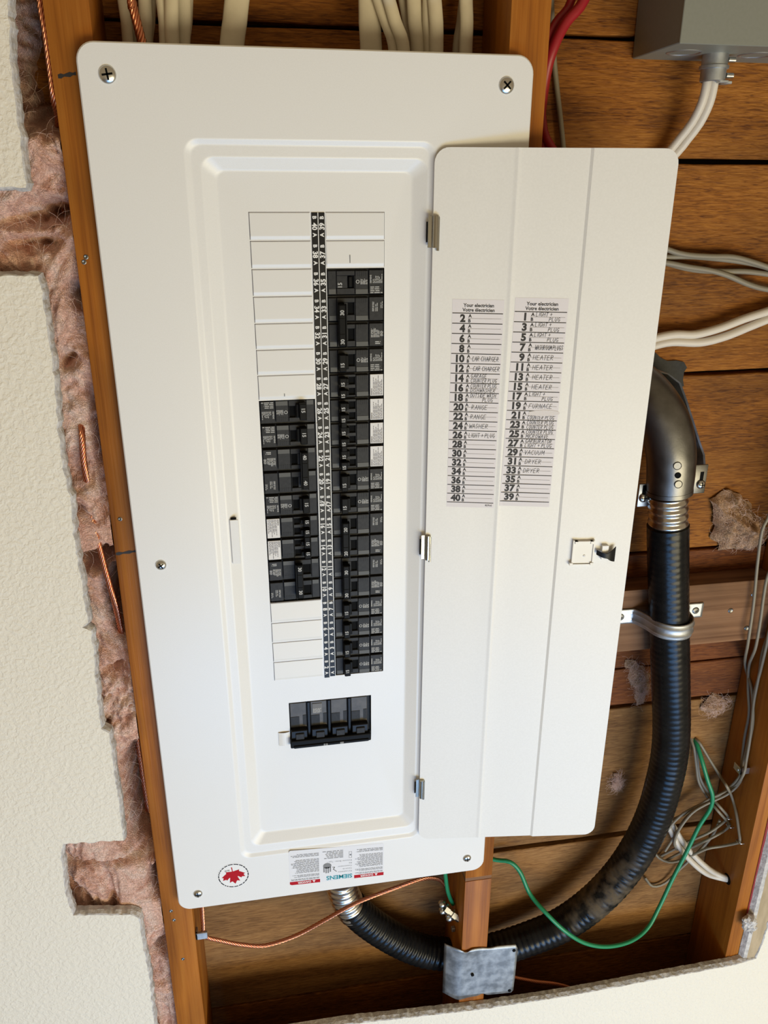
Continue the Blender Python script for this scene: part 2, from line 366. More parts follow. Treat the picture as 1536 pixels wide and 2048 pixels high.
def stud(x0, x1, label, kerf=None):
    e = MB(); zt, zb = .62, -Z0
    segs = [(zb, zt)]
    if kerf: segs = [(kerf + .0030, zt), (zb, kerf - .0030)]
    for a, b_ in segs: e.box(x0, x1, YS, YB - .002, a, b_, bev=.0012, seg=2)
    if kerf: e.box(x0 + .0006, x1 - .0006, YS + .0012, YB - .003, kerf - .004, kerf + .004, 1)
    return tag(e.build('wall_stud', [M['stud'], M['block']], origin=((x0+x1)/2, (YS+YB)/2, -Z0), smooth=40), label, 'stud')
stud_l = stud(-.183, -.146, 'orange-brown wall stud along the left side of the white panel')
stud_m = stud(.2175, .2555, 'wall stud behind the right edge of the white panel, galvanized plate at its foot', kerf=at(960, 1757, YS).z)
stud_r = stud(.646, .684, 'dark wall stud at the right edge with grey wires clipped to it')
# nail dimples and pencil marks on the left stud
def dimple(par, px, py, s=1):
    c = at(px, py, YS); d = MB()
    d.lathe((c.x, YS + .0008, c.z), (0, -1, 0), [(.0046*s, -.0004), (.0040*s, .0012), (.0028*s, .0014), (.0014*s, .0009)], 14)
    return d
for px, py in ((172, 514), (168, 524), (240, 1038), (366, 1918), (342, 1822), (348, 1840)):
    dimple(stud_l, px, py, .55).build('nail_head', M['cast'], stud_l, smooth=50)
for (p1, p2) in (((116, 153), (152, 147)), ((232, 1108), (272, 1102))):
    a, b_ = at(*p1, YS), at(*p2, YS); mk = MB()
    for k in range(6):
        t0, t1 = k/6, (k+1)/6; q0, q1 = a.lerp(b_, t0), a.lerp(b_, t1); w0 = .0014 + .0006*math.sin(k*2.1); w1 = .0014 + .0006*math.sin((k+1)*2.1)
        mk.quad((q0.x, YS-.0002, q0.z-w0), (q1.x, YS-.0002, q1.z-w1), (q1.x, YS-.0002, q1.z+w1), (q0.x, YS-.0002, q0.z+w0))
    mk.build('marker_line', M['ink'], stud_l)

c = at(1087, 222, .03); MB().box(.2552, .2568, c.y - .002, c.y + .002, c.z - .007, c.z + .007, bev=.0003).build('staple', M['cablew'], stud_m)
# blocking between the studs that carries the pipe strap
bl = MB(); bl.box(.2565, .645, .067, YB - .003, -.5505, -.459, bev=.0015, seg=2)
blk = tag(bl.build('blocking_board', M['block'], smooth=40), 'pale horizontal wood block between studs, holding the pipe strap', 'block')
for px, py in ((1507, 1189), (1461, 1221), (1493, 1256)):
    c = at(px, py, .067); d = MB(); d.lathe((c.x, .0668, c.z), (0, -1, 0), [(.0036, -.001), (.0036, .0004), (.0026, .0010), (.0010, .0006)], 14)
    d.build('screw_head', M['zinc'] if px == 1507 else M['cast'], blk, smooth=40)

# drywall with broken edges
def jag(pts, step, amp, seed):
    out = []
    for i, a in enumerate(pts):
        a = Vector((a[0], a[1])); b_ = pts[(i+1) % len(pts)]; amp_i = b_[2] if len(b_) > 2 else amp; b_ = Vector((b_[0], b_[1]))
        n = max(1, int((b_-a).length/step)); d = (b_-a).normalized(); nn = Vector((-d.y, d.x))
        if amp_i == 0: n = 1
        for k in range(n):
            p = a.lerp(b_, k/n); o = 0
            if k: o = amp_i*(noise.noise(Vector((p.x*90, p.y*90, seed)))*1.0 + noise.noise(Vector((p.x*300, p.y*300, seed+5)))*.6)
            out.append(p + nn*o)
    return out
def sheet(name, outline, y0, y1, mats, seed, chip=.0012):
    """front loop, rounded chipped paper edge, rough core, back; the outline runs anticlockwise in x-z"""
    n = len(outline); bm = bmesh.new(); loops = []
    for li, (y, ins) in enumerate(((y0, .0), (y0 + .0010, -.0010), (y0 + (y1-y0)*.45, -.0030), (y1 - .0006, -.0032), (y1, -.0026))):
        lp = []
        for i, p in enumerate(outline):
            t = (outline[(i+1) % n] - outline[i-1]).normalized(); nn = Vector((-t.y, t.x))
            o = ins + (noise.noise(Vector((p.x*160, p.y*160, seed + li*3)))*.0016 if 0 < li < 4 else noise.noise(Vector((p.x*220, p.y*220, seed)))*.0006)
            q = p + nn*o; lp.append(bm.verts.new((q.x, y, q.y)))
        loops.append(lp)
    for a, b_ in zip(loops[:-1], loops[1:]):
        for i in range(n):
            j = (i+1) % n; f = bm.faces.new((a[i], a[j], b_[j], b_[i])); f.material_index = 1
    for lp, mi in ((loops[0], 0), (loops[-1], 1)):
        ed = [bm.edges.get((lp[i], lp[(i+1) % n])) for i in range(n)]
        r = bmesh.ops.triangle_fill(bm, use_beauty=True, use_dissolve=False, edges=ed)
        for g in r['geom']:
            if isinstance(g, bmesh.types.BMFace): g.material_index = mi
    bmesh.ops.recalc_face_normals(bm, faces=list(bm.faces))
    mb = MB(); mb.frombm(bm); return mb
def xz(px, py, y=0.0):
    p = at(px, py, y); return (p.x, p.z)
XL = -1.5
left_px = [(14, -150), (16, 0), (19, 94), (33, 235), (44, 310), (51, 375)]
right_px = [(76, 552), (87, 609), (105, 736), (120, 894), (143, 1021), (152, 1100), (167, 1187), (176, 1245), (164, 1255), (182, 1262), (188, 1306), (191, 1358), (202, 1458), (217, 1466), (219, 1480), (226, 1529), (236, 1597), (247, 1681)]
hole_px = [(126, 1688), (122, 1706), (127, 1758), (132, 1794), (146, 1831), (260, 1829), (277, 1836), (286, 1892), (299, 1957), (308, 2048)]
out = [xz(*p) for p in left_px]
e51 = out[-1]
up = [(XL, .66, 0), (XL, -Z0, 0)]
low = [xz(*p) for p in hole_px][::-1]; mid = [xz(*p) for p in right_px][::-1]
x308, z308 = low[0]
ring = [(x, z) for (x, z) in [(XL, .62)]] + [(XL, -Z0, 0), (x308 + .002, -Z0, 0), (x308, z308, .0016)]
ring += [(*p, .0016) for p in low[1:]] + [(*p, .0018) for p in mid]
zt_gap = xz(30, 551)[1]; zb_gap = xz(30, 375)[1]
ring += [(-.40, zt_gap, .0012), (-.40, zb_gap, 0), (*e51, .0010)] + [(*p, .0018) for p in out[::-1][1:]] + [(out[0][0], .62, 0)]
dl = sheet('wall_left', jag([(r[0], r[1], r[2] if len(r) > 2 else 0) for r in ring], .0035, .0015, 11), 0.0, .0127, None, 2.0)
tag(dl.build('wall_left', [M['plaster'], M['gypsum']], smooth=None), 'cream textured drywall with a ragged cut edge and square hole', 'wall', kind='structure')
zt = -1.096
ring = [(-.139, -1.079), (-.139, -Z0, 0), (1.9, -Z0, 0), (1.9, .62, 0), (.712, .62, 0), (.703, -.3, .001), (.700, -.95, .0015), (.696, -1.045, .0018), (.690, -1.086, .0012), (.655, -1.0925, .001), (.38, zt-.004, .0012), (.24, zt - .001, .0014), (.05, -1.083, .0014)]
dr = sheet('wall_right', jag([(r[0], r[1], r[2] if len(r) > 2 else 0) for r in ring], .0035, .0014, 31), 0.0, .0127, None, 5.0)
wr = tag(dr.build('wall_right', [M['plaster'], M['gypsum']]), 'cream drywall below and to the right with a broken grey cut edge', 'wall', kind='structure')
# bevelled torn tan face of the vertical cut, its grey back edge and a sliver of red underlay
tf = MB(); n = 120; zs = [-1.093 + k*(1.65/n) for k in range(n+1)]
def tfp(z, k):
    j = noise.noise(Vector((z*90, k, 3)))*.0011
    base = .6985 + (z + 1.09)*.0062
    return [(base + .002 + j, .0006), (base - .022 + j, .0040), (base - .0275 + j, .0050), (base - .0315 + j, .0122)][k]
for k in range(n):
    for s, mi in ((0, 0), (1, 1), (2, 1)):
        p = [tfp(zs[k], s), tfp(zs[k], s+1), tfp(zs[k+1], s+1), tfp(zs[k+1], s)]
        tf.quad((*p[0], zs[k]), (*p[1], zs[k]), (*p[2], zs[k+1]), (*p[3], zs[k+1]), mi)
for k in range(n):
    p0, p1 = tfp(zs[k], 0), tfp(zs[k], 3)
tf.poly([(*tfp(zs[0], s), zs[0]) for s in range(4)], 1)
tf.build('cut_edge', [M['tan'], M['gypsum']], wr, smooth=30)
ru = MB(); ru.box(.6655, .670, .0118, .0127, -1.02, .55); ru.build('underlay_strip', mat('dark_red', (.22, .008, .012), .6), wr)
cl = MB()
for k in range(9):
    c = at(1494 + (k % 3)*6 - 6, 1838 + (k//3)*7, .002); r_ = .004 + .002*((k*7) % 3)
    bm = bmesh.new(); bmesh.ops.create_icosphere(bm, subdivisions=2, radius=r_)
    for v in bm.verts: v.co = v.co*(1 + .5*noise.noise(v.co*260 + Vector((k, 0, 0)))) + Vector((c.x, c.y - .002, c.z))
    cl.frombm(bm, 0)
cl.build('torn_crumbs', M['gypsum'], wr)

# ------------------------------------------------------------------ pink insulation in the left bay
pits = [(294, 1530, .014, .030, .14), (298, 1590, .017, .036, .14), (304, 1655, .020, .026, .14), (238, 1200, .009, .030, .12), (228, 1112, .030, .0085, .12), (318, 1745, .008, .016, .10), (215, 1108, .020, .012, .07), (236, 1195, .010, .030, .07), (243, 1240, .008, .022, .07), (288, 1570, .013, .040, .07), (300, 1640, .016, .030, .07), (322, 1762, .008, .014, .06), (330, 1890, .012, .012, .06),
        (108, 420, .016, .009, .06), (60, 440, .018, .008, .03), (160, 590, .008, .012, .06), (80, 60, .030, .06, .05), (82, 150, .022, .030, .04), (195, 870, .004, .05, .03), (70, 485, .02, .006, .03), (140, 720, .008, .008, .03),
        (205, 1385, .010, .004, .02), (186, 1130, .014, .01, .02), (228, 1335, .012, .005, .022), (150, 1010, .01, .005, .018), (170, 1720, .03, .006, .02), (145, 1770, .012, .012, .02), (250, 1705, .02, .006, .018)]
pit = [(at(a, b_, .03).x, at(a, b_, .03).z, rx, rz, d) for a, b_, rx, rz, d in pits]
def ins_y(x, z):
    w = Vector((x*14, z*9, 0)); wv = Vector((noise.noise(w), noise.noise(w + Vector((7, 3, 1))), 0))*.9
    p = Vector((x*16, z*11, 3)) + wv
    y = .026 - .020*noise.fractal(p, .8, 2.2, 5) - .016*abs(noise.noise(p*2.1 + Vector((4, 4, 4)))) - .007*abs(noise.noise(p*5.3 + wv*3)) - .0045*abs(noise.noise(Vector((x*95, z*60, 1)) + wv*5)) - .0026*noise.noise(Vector((x*240, z*190, 5)) + wv*8)
    y += .045*min(1, max(0, (z - .062)/.03))
    for cx, cz, rx, rz, d in pit:
        e = ((x-cx)/rx)**2 + ((z-cz)/rz)**2
        if e < 9: y += d*math.exp(-e)*(1 + .5*noise.noise(Vector((x*120, z*120, 0))))
    return max(min(y, .118), .0136)
ib = MB(); xa, xb, za, zb2 = -.40, -.1838, .36, -1.30; nx, nz = 110, 900
gridx = [xa + (xb-xa)*(k/nx)**.75 for k in range(nx+1)]
vs = []; fs = []
for j in range(nz+1):
    z = za + (zb2-za)*j/nz
    for x in gridx: vs.append((x, ins_y(x, z), z))
for j in range(nz):
    for k in range(nx):
        a = j*(nx+1)+k; fs.append((a, a+nx+1, a+nx+2, a+1))
ib.add(vs, fs)
ins = tag(ib.build('insulation_batt', M['pink'], smooth=80), 'pink fibreglass insulation stuffed between left drywall and stud', 'insulation')
fb = MB(); rng = random.Random(5)
for k in range(2600):
    z = rng.uniform(.2, -1.12); x = rng.uniform(-.30, -.186); y = ins_y(x, z)
    L = rng.uniform(.008, .030); an = rng.gauss(math.pi/2, .9); cv = rng.uniform(-2, 2); pts = []
    for i in range(6):
        t = i/5; aa = an + cv*t; xx = min(x + math.cos(aa)*L*t, -.1845); zz = z + math.sin(aa)*L*t
        pts.append(Vector((xx, max(min(ins_y(xx, zz), y + .004) - .0006 - .004*math.sin(math.pi*t)*(k % 5 == 0), .0135), zz)))
    fb.tube(pts, rng.uniform(.00005, .00011), 3, caps=False)
tag(fb.build('loose_fibres', M['fibre'], ins), kind='stuff')

# loose tufts on the right
def tuft(name, poly_px, yb, thick, label, m, seed, peak=None):
    pts = [at(px, py, yb) for px, py in poly_px]; c = sum(pts, Vector())/len(pts); mb = MB(); n = 18
    dense = []
    for i, p in enumerate(pts):
        q = pts[(i+1) % len(pts)]; k = max(2, int((q-p).length/.003))
        for t in range(k): dense.append(p.lerp(q, t/k))
    N_ = len(dense); i0 = 0; rows = []
    for r_ in range(n+1):
        f = r_/n; row = []
        for p in dense:
            q = c + (p-c)*f; h = thick*(1 - f**2.2)
            nn = noise.fractal(Vector((q.x*40, q.z*40, seed)), .9, 2.1, 5)*thick*.7 + noise.noise(Vector((q.x*120, q.z*120, seed)))*thick*.35 + noise.noise(Vector((q.x*320, q.z*320, seed)))*.0022
            jit = noise.noise(Vector((q.x*70, q.z*70, seed+9)))*.006*f*f
            row.append(Vector((q.x + jit, min(yb - h + nn*(1 - f*.7), yb), q.z + jit)))
        rows.append(row)
    vs = [v for r_ in rows for v in r_]; fs = []
    for a in range(n):
        for b_ in range(N_): fs.append((a*N_+b_, a*N_+(b_+1) % N_, (a+1)*N_+(b_+1) % N_, (a+1)*N_+b_))
    mb.add(vs, fs); o = mb.build(name, m, smooth=80)
    f2 = MB(); rg = random.Random(seed)
    for k in range(240):
        p = rg.choice(dense); q = c + (p-c)*rg.uniform(.2, 1.0)**.7; an = rg.uniform(0, 6.28); pp = []; L = rg.uniform(.005, .015); cv = rg.uniform(-2.5, 2.5)
        for i in range(6):
            t = i/5; pp.append(Vector((q.x + math.cos(an+cv*t)*L*t, yb - .001 - thick*(1 - (((q-c).length/max(.001, (p-c).length))**2.2))*1.0 - .002*math.sin(math.pi*t), q.z + math.sin(an+cv*t)*L*t)))
        f2.tube(pp, .00008, 3, caps=False)
    tag(f2.build('loose_fibres', M['fibre'], o), kind='stuff')
    return tag(o, label, 'insulation')
tuft('insulation_scrap', [(1419, 998), (1458, 974), (1495, 1008), (1530, 1045), (1528, 1085), (1490, 1098), (1440, 1097), (1424, 1070), (1426, 1030)], YB - .002, .030, 'large torn pink insulation scrap caught on the boards at far right', M['dusty'], 3)
tuft('insulation_tuft', [(1252, 1318), (1270, 1322), (1300, 1345), (1298, 1378), (1285, 1408), (1272, 1412), (1270, 1378), (1256, 1350)], YB - .002, .006, 'thin tan insulation tuft left of the black conduit below the strap', M['dusty'], 8)
tuft('insulation_tuft', [(1405, 1408), (1424, 1386), (1448, 1392), (1458, 1400), (1440, 1412), (1424, 1424), (1406, 1426)], YB - .002, .010, 'small grey-tan insulation tuft at a board joint right of the conduit', M['dusty'], 12)
tuft('insulation_tuft', [(1228, 1545), (1236, 1548), (1240, 1570), (1230, 1580), (1222, 1572)], YB - .002, .005, 'tiny grey fluff tuft beside the lower right corner of the door', M['dusty'], 15)

# ------------------------------------------------------------------ the electrical panel
panel = empty('electrical_panel', (.039, 0, -.827), 'tall white electrical panel with its narrow door swung open to the right', 'electrical panel')
YF = .010                      # dead front
def rrect(x0, x1, z0, z1, r, n=8):
    out = []
    for cx, cz, a0 in ((x1-r, z1-r, 0), (x0+r, z1-r, 90), (x0+r, z0+r, 180), (x1-r, z0+r, 270)):
        for k in range(n+1):
            t = R(a0 + 90*k/n); out.append((cx + r*math.cos(t), cz + r*math.sin(t)))
    return out
keys = [(-.160, .238, -.827, .133, .0155, .0060), (-.160, .238, -.827, .133, .0155, .0012), (-.1588, .2368, -.8258, .1318, .0143, 0), (-.157, .235, -.824, .130, .0125, 0),
        (-.0785, .1487, -.7555, .0605, .0125, 0), (-.0735, .1437, -.7505, .0560, .0100, .0026), (-.0650, .1415, -.7400, .0460, .0110, .0030), (-.0525, .1285, -.7265, .0352, .0085, .0100)]
dense = [keys[0], keys[1], keys[2], keys[3]]
for i in range(4, 8):
    k = keys[i]; p = keys[i-1]; nx_ = keys[i+1] if i+1 < 8 else None
    if nx_ is None:
        a = .16; A = [p[j]*a + k[j]*(1-a) for j in range(6)]; E_ = [k[j] + (.0016 if j in (0, 2) else (-.0016 if j in (1, 3) else (-.0008 if j == 4 else 0))) for j in range(6)]
    else:
        fa = min(.4, .0012/max(1e-6, abs(k[0]-p[0]))); fb_ = min(.4, .0012/max(1e-6, abs(nx_[0]-k[0])))
        A = [p[j]*fa + k[j]*(1-fa) for j in range(6)]; E_ = [nx_[j]*fb_ + k[j]*(1-fb_) for j in range(6)]
    for t in (0, .25, .5, .75, 1): dense.append([(1-t)**2*A[j] + 2*t*(1-t)*k[j] + t*t*E_[j] for j in range(6)])
bm = bmesh.new(); loops = []
for d in dense: loops.append([bm.verts.new((x, d[5], z)) for x, z in rrect(*d[:5])])
n = len(loops[0])
for a, b_ in zip(loops[:-1], loops[1:]):
    for i in range(n): bm.faces.new((a[i], a[(i+1) % n], b_[(i+1) % n], b_[i]))
P = .0254
XLa, XLb, XRa, XRb = -.0254, .0312, .0458, .1022
holes = [(XLa, XLb, -16*P, -7*P), (XRa, XRb, -20*P, -2*P), (-.0102, .0876, -.5988, -.5397)]
edges = [bm.edges.get((loops[-1][i], loops[-1][(i+1) % n])) for i in range(n)]
for x0, x1, z0, z1 in holes:
    vv = [bm.verts.new((x, YF, z)) for x, z in ((x0, z0), (x1, z0), (x1, z1), (x0, z1))]; vb = [bm.verts.new((v.co.x, YF + .0016, v.co.z)) for v in vv]
    for i in range(4):
        edges.append(bm.edges.new((vv[i], vv[(i+1) % 4]))); bm.faces.new((vv[i], vv[(i+1) % 4], vb[(i+1) % 4], vb[i]))
bmesh.ops.triangle_fill(bm, use_beauty=True, use_dissolve=False, edges=edges)
bmesh.ops.recalc_face_normals(bm, faces=list(bm.faces))
mb = MB(); mb.frombm(bm); cover = mb.build('cover', M['white'], panel, smooth=28)
# steel tub behind the cover
tb = MB(); X0, X1, ZA, ZB, Y0, Y1 = -.1445, .216, .118, -.808, .0065, .102
tb.box(X0, X0+.0015, Y0, Y1, ZB, ZA).box(X1-.0015, X1, Y0, Y1, ZB, ZA).box(X0, X1, Y0, Y1, ZA-.0015, ZA).box(X0, X1, Y0, Y1, ZB, ZB+.0015).box(X0, X1, Y1-.0015, Y1, ZB, ZA)
tb.build('steel_tub', M['tub'], panel)
bus = MB(); bus.box(-.03, .107, .034, .05, -.61, .005); bus.build('bus_bar', M['slot'], panel)
# filler plates: 9 upper (7 left, 2 right) and 4 lower left
def filler(x0, x1, zt_):
    f = MB(); h = P; a, b_ = .0006, .0042
    z1, zm, z0 = zt_ - .0006, zt_ - h + b_, zt_ - h + .0008
    # slightly sunk face with a rolled lower lip
    y = YF - .0006
    prof = [(z1, YF + .0004), (z1 - .0004, YF - .0003), (zm + .0008, y - .0006), (zm, y - .0006), (zm - .0008, y - .0003), (z0 + .0006, YF - .0001), (z0, YF + .0004)]
    for (za_, ya), (zb_, yb) in zip(prof[:-1], prof[1:]):
        f.quad((x0, yb, zb_), (x1, yb, zb_), (x1, ya, za_), (x0, ya, za_))
    f.poly([(x0, y_, z_) for z_, y_ in prof]); f.poly([(x1, y_, z_) for z_, y_ in prof][::-1])
    return f
for i in list(range(7)) + [16, 17, 18, 19]: filler(XLa + .0008, XLb - .0004, -i*P).build('filler_plate', M['filler'], panel, smooth=25)
for i in range(2): filler(XRa + .0004, XRb - .0008, -i*P).build('filler_plate', M['filler'], panel, smooth=25)
for (px, py, a, b_) in ((700, 518, .0004, .0036), (569, 790, .0004, .0014)):
    c = at(px, py, YF - .0012); MB().box(c.x - a, c.x + a, YF - .0014, YF - .0006, c.z - b_, c.z + b_).build('scuff_mark', M['greyink'], panel)
# thin gap lines around the fillers (cut outline in the sheet)
gl = MB()
def frame(x0, x1, z0, z1, w=.0006, y=YF - .00012, left=True):
    gl.quad((x0, y, z1), (x1, y, z1), (x1, y, z1 - w), (x0, y, z1 - w))
    if left: gl.quad((x0, y, z0), (x0 + w, y, z0), (x0 + w, y, z1), (x0, y, z1))
    else: gl.quad((x1 - w*.5, y, z0), (x1, y, z0), (x1, y, z1), (x1 - w*.5, y, z1))
for i in list(range(7)) + [16, 17, 18, 19]: frame(XLa, XLb, -(i+1)*P + .001, -i*P)
for i in range(2): frame(XRa, XRb, -(i+1)*P + .001, -i*P, left=False)
tag(gl.build('knockout_line', M['thinline'], panel), kind='stuff')
# centre number strip in two lengths
ns = MB(); y = YF - .0007
cx = .0388
def strip(x0, x1, zt_, zb_): ns.box(x0, x1, y, YF - .0001, zb_, zt_)
strip(cx - .0063, cx - .0004, -.0004, -16.15*P); strip(cx + .0002, cx + .0062, -.0004, -16.1*P)
strip(cx - .0060, cx - .0001, -16.18*P, -20.05*P); strip(cx + .0005, cx + .0064, -16.13*P, -20.0*P)
nso = ns.build('number_strip', M['black'], panel)
nt = MB(); nt.box(cx - .0004, cx + .0003, y - .0001, YF, -20.02*P, -.0004)
yt = y - .00012
def put_vert(body, size, xc, zc, d):   # d=+1 reads downwards (tops to the right), -1 reads upwards
    if d > 0: mp = lambda a, b_: Vector((xc + b_ - size*.36, yt, zc - a))
    else: mp = lambda a, b_: Vector((xc - b_ + size*.36, yt, zc + a))
    put_text(nt, body, size, 0, 0, mp, 'C', .035)
for i in range(20):
    zc = -(i + .5)*P - .0022
    for d, num, xc in ((1, 40 - 2*i, cx - .0033), (-1, 39 - 2*i, cx + .0033)):
        put_vert(str(num), .0064, xc, zc + .0022, d); put_vert('B', .0050, xc, zc + .0100, d); put_vert('A', .0050, xc, zc - .0054, d)
# broken splinter line across the strip
for a, b_ in (((cx - .0066, -11.35*P), (cx - .004, -11.35*P)), ((cx - .004, -11.35*P), (cx + .006, -11.75*P)), ((cx + .0062, -11.75*P), (cx + .0064, -15.3*P)), ((cx - .0066, -8*P), (cx - .0066, -16*P))):
    stroke(nt, [a, b_], .0006, lambda u, w: Vector((u, yt - .00005, w)))
tag(nt.build('printed_number', M['white_print'], panel), kind='stuff')
# cover screws
for px, py in ((215, 149), (1013, 171), (322, 1130), (934, 1716), (396, 1787)):
    c = at(px, py, 0); big = .0072 if py < 500 else .0056
    s = MB(); s.lathe((c.x, .0, c.z), (0, -1, 0), [(big, -.001), (big, .0006), (big*.86, .0017), (big*.5, .0026), (big*.2, .0029), (0.0001, .0029)], 28)
    so = s.build('cover_screw', M['zinc'], panel, smooth=50)
    a = rng.uniform(0, 3.14); cr = MB()
    for da in (0, math.pi/2):
        dx, dz = math.cos(a+da), math.sin(a+da); w = big*.11; l = big*.62
        cr.quad((c.x - dx*l - dz*w, -.00302, c.z - dz*l + dx*w), (c.x - dx*l + dz*w, -.00302, c.z - dz*l - dx*w), (c.x + dx*l + dz*w, -.00302, c.z + dz*l - dx*w), (c.x + dx*l - dz*w, -.00302, c.z + dz*l + dx*w))
    cr.build('screw_recess', M['slot'], so)
# latch keeper bent from the pan's left wall
lt = MB(); za, zb_ = at(470, 1040, .002).z, at(480, 1127, .002).z
lt.box(-.0625, -.0535, .0022, .0034, zb_, za, bev=.0004); lt.build('latch_keeper', M['white'], panel, smooth=30)
MB().box(-.0612, -.0556, .0026, .0060, za + .0002, za + .0016).build('latch_slot', M['slot'], panel)
# bent tab beside the main breaker
tx = at(557, 1470, YF).x; MB().box(tx, -.0106, YF - .0006, YF - .0001, -.598, -.579).build('tab_pocket', M['tan'], panel)
tbm = MB()
for k in range(6):
    t0, t1 = k/6, (k+1)/6; x_a, x_b = tx + (-.0106-tx)*t0, tx + (-.0106-tx)*t1
    tbm.quad((x_a, YF - .0008 - .0015*math.sin(t0*3.14), -.598), (x_b, YF - .0008 - .0015*math.sin(t1*3.14), -.598), (x_b, YF - .0008 - .0015*math.sin(t1*3.14), -.5795), (x_a, YF - .0008 - .0015*math.sin(t0*3.14), -.5795))
tbm.build('bent_tab', M['filler'], panel, smooth=60)

# maple leaf sticker (upside down, as the whole panel hangs)
c = at(467, 1751, 0); rad = .0195
st = MB(); st.poly([(c.x + rad*1.02*math.cos(t*.1309), -.00012, c.z + rad*1.02*math.sin(t*.1309)) for t in range(48)])
stk = st.build('maple_sticker', M['white_print'], panel)
mpS = lambda dy: (lambda a, b_: Vector((c.x - (a*math.cos(.12) - b_*math.sin(.12)), dy, c.z - (a*math.sin(.12) + b_*math.cos(.12)))))
half = [(0, 1.0), (.17, .67), (.22, .65), (.42, .75), (.30, .20), (.36, .17), (.58, .42), (.64, .30), (.90, .35), (.81, .08), (.84, .03), (.95, -.02), (.53, -.38), (.51, -.43), (.56, -.58), (.05, -.50), (.035, -.53), (.045, -1.0)]
full = half + [(-x, y_) for x, y_ in half[::-1] if x > 0]
bm = bmesh.new(); f_ = mpS(-.00022)
vv = [bm.verts.new(f_(x*.0155, y_*.0138)) for x, y_ in full]; ee = [bm.edges.new((vv[i], vv[(i+1) % len(vv)])) for i in range(len(vv))]
bmesh.ops.triangle_fill(bm, use_beauty=True, use_dissolve=False, edges=ee); lf = MB(); lf.frombm(bm, 0); lf.build('maple_leaf', M['red'], stk)
rg_ = MB(); f_ = mpS(-.0002); t = 0; rr_ = random.Random(2)
while t < 6.28:
    dt = rr_.uniform(.10, .34)
    for k in range(4):
        a, b_ = t + dt*k/4, t + dt*(k+1)/4; rg_.quad(f_(rad*.90*math.cos(a), rad*.90*math.sin(a)), f_(rad*.97*math.cos(a), rad*.97*math.sin(a)), f_(rad*.97*math.cos(b_), rad*.97*math.sin(b_)), f_(rad*.90*math.cos(b_), rad*.90*math.sin(b_)))
    t += dt + .05
greek(rg_, .003, -.0108, .010, -.0082, 2, f_, rr_, .45)
rg_.build('ring_print', M['ink'], stk)

# warning sticker, upside down: label coordinates run from its own lower left
TLp, TRp, BLp, BRp = at(767, 1750, 0), at(580, 1771, 0), at(768, 1686, 0), at(577, 1702, 0)
Wd = (TRp-TLp).length; Hd = (TLp-BLp).length
def dmap(dy):
    def f(a, b_):
        s_, t_ = a/Wd, b_/Hd; p = (BLp*(1-s_) + BRp*s_)*(1-t_) + (TLp*(1-s_) + TRp*s_)*t_; return Vector((p.x, dy, p.z))
    return f
d0 = dmap(-.00012); r_ = .003; ds = MB()
ds.poly([d0(x, y_) for x, y_ in rrect(0, Wd, 0, Hd, r_, 5)])
dso = ds.build('warning_sticker', mat('sticker_white', (.73, .73, .75), .45), panel)
d1 = dmap(-.0002); d2 = dmap(-.00028); rd = MB(); wt = MB(); bk = MB(); tl = MB(); rg2 = random.Random(9)
xa_, xb_ = Wd*.335, Wd*.665
rd.poly([d1(0, Hd*.995), d1(0, Hd*.955), d1(0, Hd*.90), d1(xa_ - .002, Hd*.90), d1(xa_ - .002, Hd*.995)]); rd.poly([d1(xb_ + .002, Hd*.995), d1(xb_ + .002, Hd*.90), d1(Wd, Hd*.90), d1(Wd, Hd*.97), d1(Wd*.98, Hd*.995)])
for x0 in (xa_*.5, (xb_ + Wd)*.5):
    put_text(wt, 'DANGER', .0042, x0 + .002, Hd*.918, d2, 'C', .02)
    wt.poly([d2(x0 - .0125, Hd*.915), d2(x0 - .0085, Hd*.915), d2(x0 - .0105, Hd*.98)])
put_text(tl, 'SIEMENS', .0088, xa_ + .0005, Hd*.845, d1, 'L', .03, sx=1.03)
for x0, x1 in ((.0015, xa_ - .003), (xb_ + .003, Wd - .0015)):
    greek(bk, x0, Hd*.83, x1, Hd*.885, 2, d1, rg2, .55); greek(bk, x0, Hd*.72, x1, Hd*.80, 3, d1, rg2, .5); greek(bk, x0, Hd*.28, x1, Hd*.68, 13, d1, rg2, .5); greek(bk, x0, Hd*.12, x1, Hd*.22, 3, d1, rg2, .5)
for i, tx_ in enumerate(('EQ Loadcentre', 'Centre de', 'Consommation', 'EQ', 'Enclosure / Boitier : Type 1')):
    put_text(bk, tx_, .0029, xa_ + .001, Hd*(.735 - i*.082), d1, 'L', .0)
greek(bk, xa_ + .012, Hd*.10, xb_ - .001, Hd*.34, 6, d1, rg2, .5)
for k in range(2):
    x0, y0 = xa_ + .001, Hd*(.17 + k*.10); stroke(bk, [(x0, y0), (x0 + .0035, y0), (x0 + .0035, y0 + .0042), (x0, y0 + .0042), (x0, y0)], .0004, d1)
rect(bk, xa_ + .0018, Hd*.245, xa_ + .0034, Hd*.285, d1)
